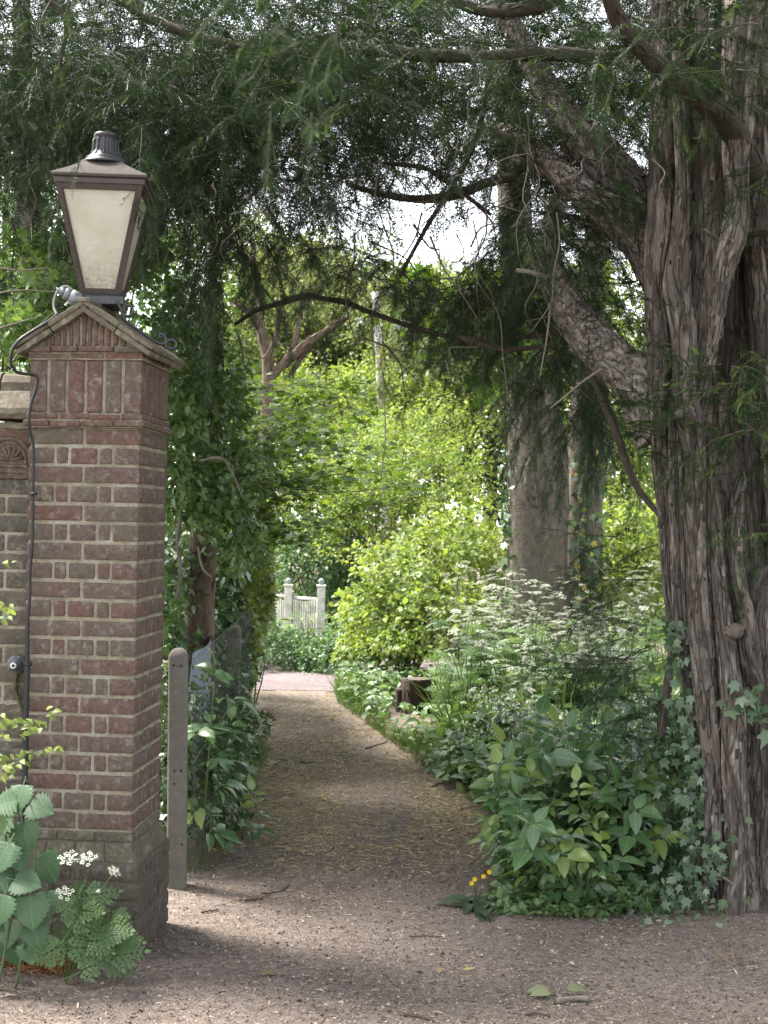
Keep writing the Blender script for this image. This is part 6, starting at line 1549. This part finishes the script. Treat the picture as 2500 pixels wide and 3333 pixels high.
for lab, pts, lv in (('lime leafy sprig reaching across the wall towards the pillar, higher one', [(-90, 2410), (0, 2365), (60, 2372), (120, 2350), (150, 2325)], [(10, 2330), (40, 2345), (70, 2350), (95, 2340), (120, 2355), (140, 2345), (60, 2385), (20, 2390), (-10, 2345), (100, 2362), (150, 2320), (175, 2318)]),
                     ('lime leafy sprig crossing the wall foot beside the nettle, lower one', [(-90, 2520), (0, 2480), (60, 2462), (120, 2442), (160, 2432)], [(5, 2470), (20, 2490), (40, 2460), (60, 2475), (90, 2450), (110, 2455), (135, 2435), (155, 2438), (15, 2510), (35, 2500), (-10, 2460), (0, 2530)]),
                     ('tiny lime sprig at the picture edge over the brick wall', [(-60, 1960), (0, 1975), (30, 1965)], [(5, 1960), (10, 1985), (22, 1960), (12, 1830), (4, 2015)])):
    t = thing('leafy_sprig', lab, 'sprig', W(pts[0][0], pts[0][1], 4.9)); mb = MB(); P = np.array([W(x, y, 4.9) for x, y in pts]); tube(mb, spline(P, 16), np.linspace(.003, .0015, 16), 4); mb.build('twig', M['yew_twig'], t)
    mb = MB()
    for x, y in lv:
        for q in range(3):
            p = W(x + rng.normal()*9, y + rng.normal()*7, 4.9 + rng.normal()*.03); mb.inst(T_OV, frames(norm((V3(.7, -.4, -.2) + rng.normal(size=3)*.5)[None]), norm((V3(0, -.5, .8) + rng.normal(size=3)*.35)[None]), np.array([rng.uniform(.024, .042)])), p[None])
    mb.build('foliage', M['lime'], t)

# ================================================================== LITTER
def scatter_xy(n, f): 
    out = []
    while len(out) < n:
        y = rng.uniform(4.2, 15, 2000); y = 4.2 + (y - 4.2) * rng.random(2000) ** .75; x = rng.uniform(-2.6, 3.4, 2000)
        for a, b in zip(x, y):
            l, r_ = path_edges(b)
            if l - .08 < a < r_ + .05 and f(a, b): out.append((a, b))
    return np.array(out[:n])
T_CHIP = (np.array([(-.4, -.5, 0), (.35, -.4, .08), (.45, .45, .02), (-.3, .5, .12)], float), [(np.array([(0, 1, 2), (0, 2, 3)]), 0)])
T_STRAW = (np.array([(-.06, -.5, 0), (.06, -.5, .02), (.09, 0, .07), (-.05, 0, .06), (.04, .5, .01), (-.04, .5, 0)], float), [(np.array([(0, 1, 2, 3), (3, 2, 4, 5)]), 0)])
T_PEB = (np.array([(.5, 0, .1), (0, .45, .1), (-.5, 0, .1), (0, -.5, .1), (.05, .02, .42), (0, 0, -.2)], float), [(np.array([(0, 1, 4), (1, 2, 4), (2, 3, 4), (3, 0, 4), (1, 0, 5), (2, 1, 5), (3, 2, 5), (0, 3, 5)]), 0)])
def litter(name, label, n, T, mat, size, f, tilt=.35):
    P = scatter_xy(n, f); mb = MB(); z_ = hgt(P[:, 0], P[:, 1]) + .006; a = rng.uniform(0, 6.28, n)
    d = np.stack([np.cos(a), np.sin(a), rng.normal(size=n) * .12], -1); nz = norm(V3(0, 0, 1) + rng.normal(size=(n, 3)) * tilt)
    s_ = size * np.exp(rng.normal(size=n) * .45); mb.inst(T, frames(norm(d), nz, s_), np.stack([P[:, 0], P[:, 1], z_], -1), rng.random(n) ** 1.3)
    o_ = mb.build(name, mat, origin=(0, 6, 0), kind='stuff', smooth=False); o_['label'] = label
mid = lambda x, y: rng.random() < np.clip((y - 6.8) / 1.6, 0, 1) * (.35 + .65 * (vn(np.array([[x*2.2, y*1.1, 3.]]))[0] > -.25))
litter('leaf_litter', 'small leaf scraps over the soil', 42000, T_CHIP, M['litter'], .0055, lambda x, y: True)
litter('straw_litter', 'fine twig and needle scraps over the soil', 26000, T_STRAW, M['litter'], .014, lambda x, y: True)
litter('gravel', 'small stones in the soil', 30000, T_PEB, M['path'], .0045, lambda x, y: True)
litter('catkin_litter', 'yellowish dry catkins covering the middle of the path', 34000, T_STRAW, M['catkin'], .02, mid)  # real catkins, their pale colour also painting the light on the middle path
# dry orange fibres at the wall foot
mb = MB(); n = 2600; c = np.array([G(x, y) for x, y in ((20, 3120), (70, 3140), (110, 3120), (-40, 3130), (160, 3160))]); i = rng.integers(0, 5, n)
P = c[i] + rng.normal(size=(n, 3)) * V3(.06, .05, 0); P[:, 2] = np.abs(rng.normal(size=n)) * .022 + .004; d = norm(rng.normal(size=(n, 3)) * V3(1, 1, .35))
mb.inst(T_STRAW, frames(d, norm(rng.normal(size=(n, 3)) + V3(0, 0, 1)), rng.uniform(.02, .055, n)), P)
o_ = mb.build('dry_debris', M['fibre'], origin=c[0], kind='stuff'); o_['label'] = 'orange-brown dry plant fibres heaped at the wall foot'
# sticks and leaves one could pick up
STK = [('thick dark stick lying near the concrete post side of the path', [(797, 2946), (825, 2940), (855, 2938)], .007), ('long thin twig lying on the path beyond the thick dark stick', [(850, 2918), (900, 2912), (942, 2892)], .004), ('short dark twig on the path near the pillar foot', [(655, 2985), (680, 2980), (710, 2976)], .005),
       ('pale straight stick in the foreground left of centre', [(1020, 3280), (1035, 3300), (1048, 3322)], .006), ('curved brown stick at the bottom edge of the picture', [(1305, 3318), (1360, 3322), (1410, 3338)], .006), ('thin pale stick lying across the path towards the elder clump', [(1330, 3056), (1380, 3055), (1440, 3058)], .003),
       ('dark twig on the far path before the grassy verge', [(1190, 2440), (1225, 2430), (1262, 2416)], .006), ('small dark twig in the middle of the path', [(975, 2484), (1000, 2486), (1022, 2480)], .006), ('crooked twig against the grass at the path edge', [(1405, 2570), (1440, 2556), (1475, 2560)], .005), ('grey stick at the bottom right corner', [(1710, 3318), (1750, 3312), (1790, 3322)], .005)]
for lab, pts, r in STK:
    P = np.array([G(x, y) + V3(0, 0, r + .006) for x, y in pts]); P[:, 2] += hgt(P[:, 0], P[:, 1]); mb = MB(); S = spline(P, 16); S = S + rng.normal(size=S.shape) * .0015
    tube(mb, S, np.linspace(r, r*.7, 16), 6); tag(mb.build('stick', M['stick'], origin=P[0]), lab, 'stick', 'sticks fallen on the path')
t = thing('broken_branch', 'forked pale brown branch with a limp green leaf in the right foreground', 'branch', G(1850, 3262)); mb = MB()
for pts, r0, r1 in (([(1815, 3270), (1850, 3262), (1885, 3258), (1920, 3262)], .012, .009), ([(1828, 3266), (1815, 3245), (1810, 3225)], .008, .004), ([(1885, 3258), (1905, 3250), (1912, 3256)], .008, .005)):
    P = np.array([G(x, y) + V3(0, 0, .014) for x, y in pts]); P[:, 2] += hgt(P[:, 0], P[:, 1]); tube(mb, spline(P, 14), np.linspace(r0, r1, 14), 8, disp=ridge(.15, 40, 9, .08))
mb.build('wood', M['pale_twig'], t)
for x, y, an in ((1800, 3252, 190), (1835, 3240, 10), (1790, 3246, 170)): 
    mb = MB(); p = G(x, y) + V3(0, 0, .02); a = R(an); mb.inst(T_OV, frames(np.array([[math.cos(a), math.sin(a), .12]]), np.array([[.1, -.35, 1.]]), np.array([.085])), p[None], None); mb.build('limp_leaf', M['limp'], t)
LVS = [('pale dead leaf left of centre on the path', 945, 2607, .07), ('pale dead leaf right of its twin on the path', 1030, 2611, .06), ('pale curled leaf on the right half of the path', 1190, 2683, .06), ('dry leaf near the hedge side of the path', 760, 2683, .07), ('small dry leaf near the elder sprig', 735, 2733, .05), ('dry leaf on the path short of the comfrey', 1355, 2733, .06), ('yellow leaf lying near the right foreground', 1537, 3162, .03), ('pale scrap of leaf in the right foreground', 1850, 3138, .035), ('brown dead leaf flat on the soil in the foreground', 1435, 3160, .06), ('pale leaf near the stump side of the path', 1350, 2512, .06), ('straw-coloured leaf by the grassy verge', 1270, 2490, .06), ('olive dead leaf flat in the foreground near the pillar', 845, 3185, .06), ('brown leaf before the elder clump', 1445, 2870, .06)]
for lab, x, y, s_ in LVS:
    p = G(x, y); p[2] = gz(p[0], p[1]) + .014; a = rng.uniform(0, 6.28); mb = MB(); mb.inst(T_OV, frames(np.array([[math.cos(a), math.sin(a)*.6, .08]]), np.array([[rng.normal()*.15, -.25, 1.]]), np.array([s_])), p[None])
    tag(mb.build('fallen_leaf', M['yleaf'] if 'yellow' in lab else M['deadleaf'], origin=p), lab, 'leaf', 'leaves fallen on the path')
# a tuft of dry grass
t0 = G(2380, 3130); mb = MB(); n = 46; mb.inst(T_BL, frames(norm(rng.normal(size=(n, 3)) * V3(.8, .8, .2) + V3(0, 0, .8)), norm(rng.normal(size=(n, 3))), rng.uniform(.05, .11, n)), t0 + rng.normal(size=(n, 3)) * V3(.025, .025, 0))
tag(mb.build('grass_tuft', M['deadleaf'], origin=t0), 'small tuft of dry straw-coloured grass on the bare soil before the yew', 'grass tuft')
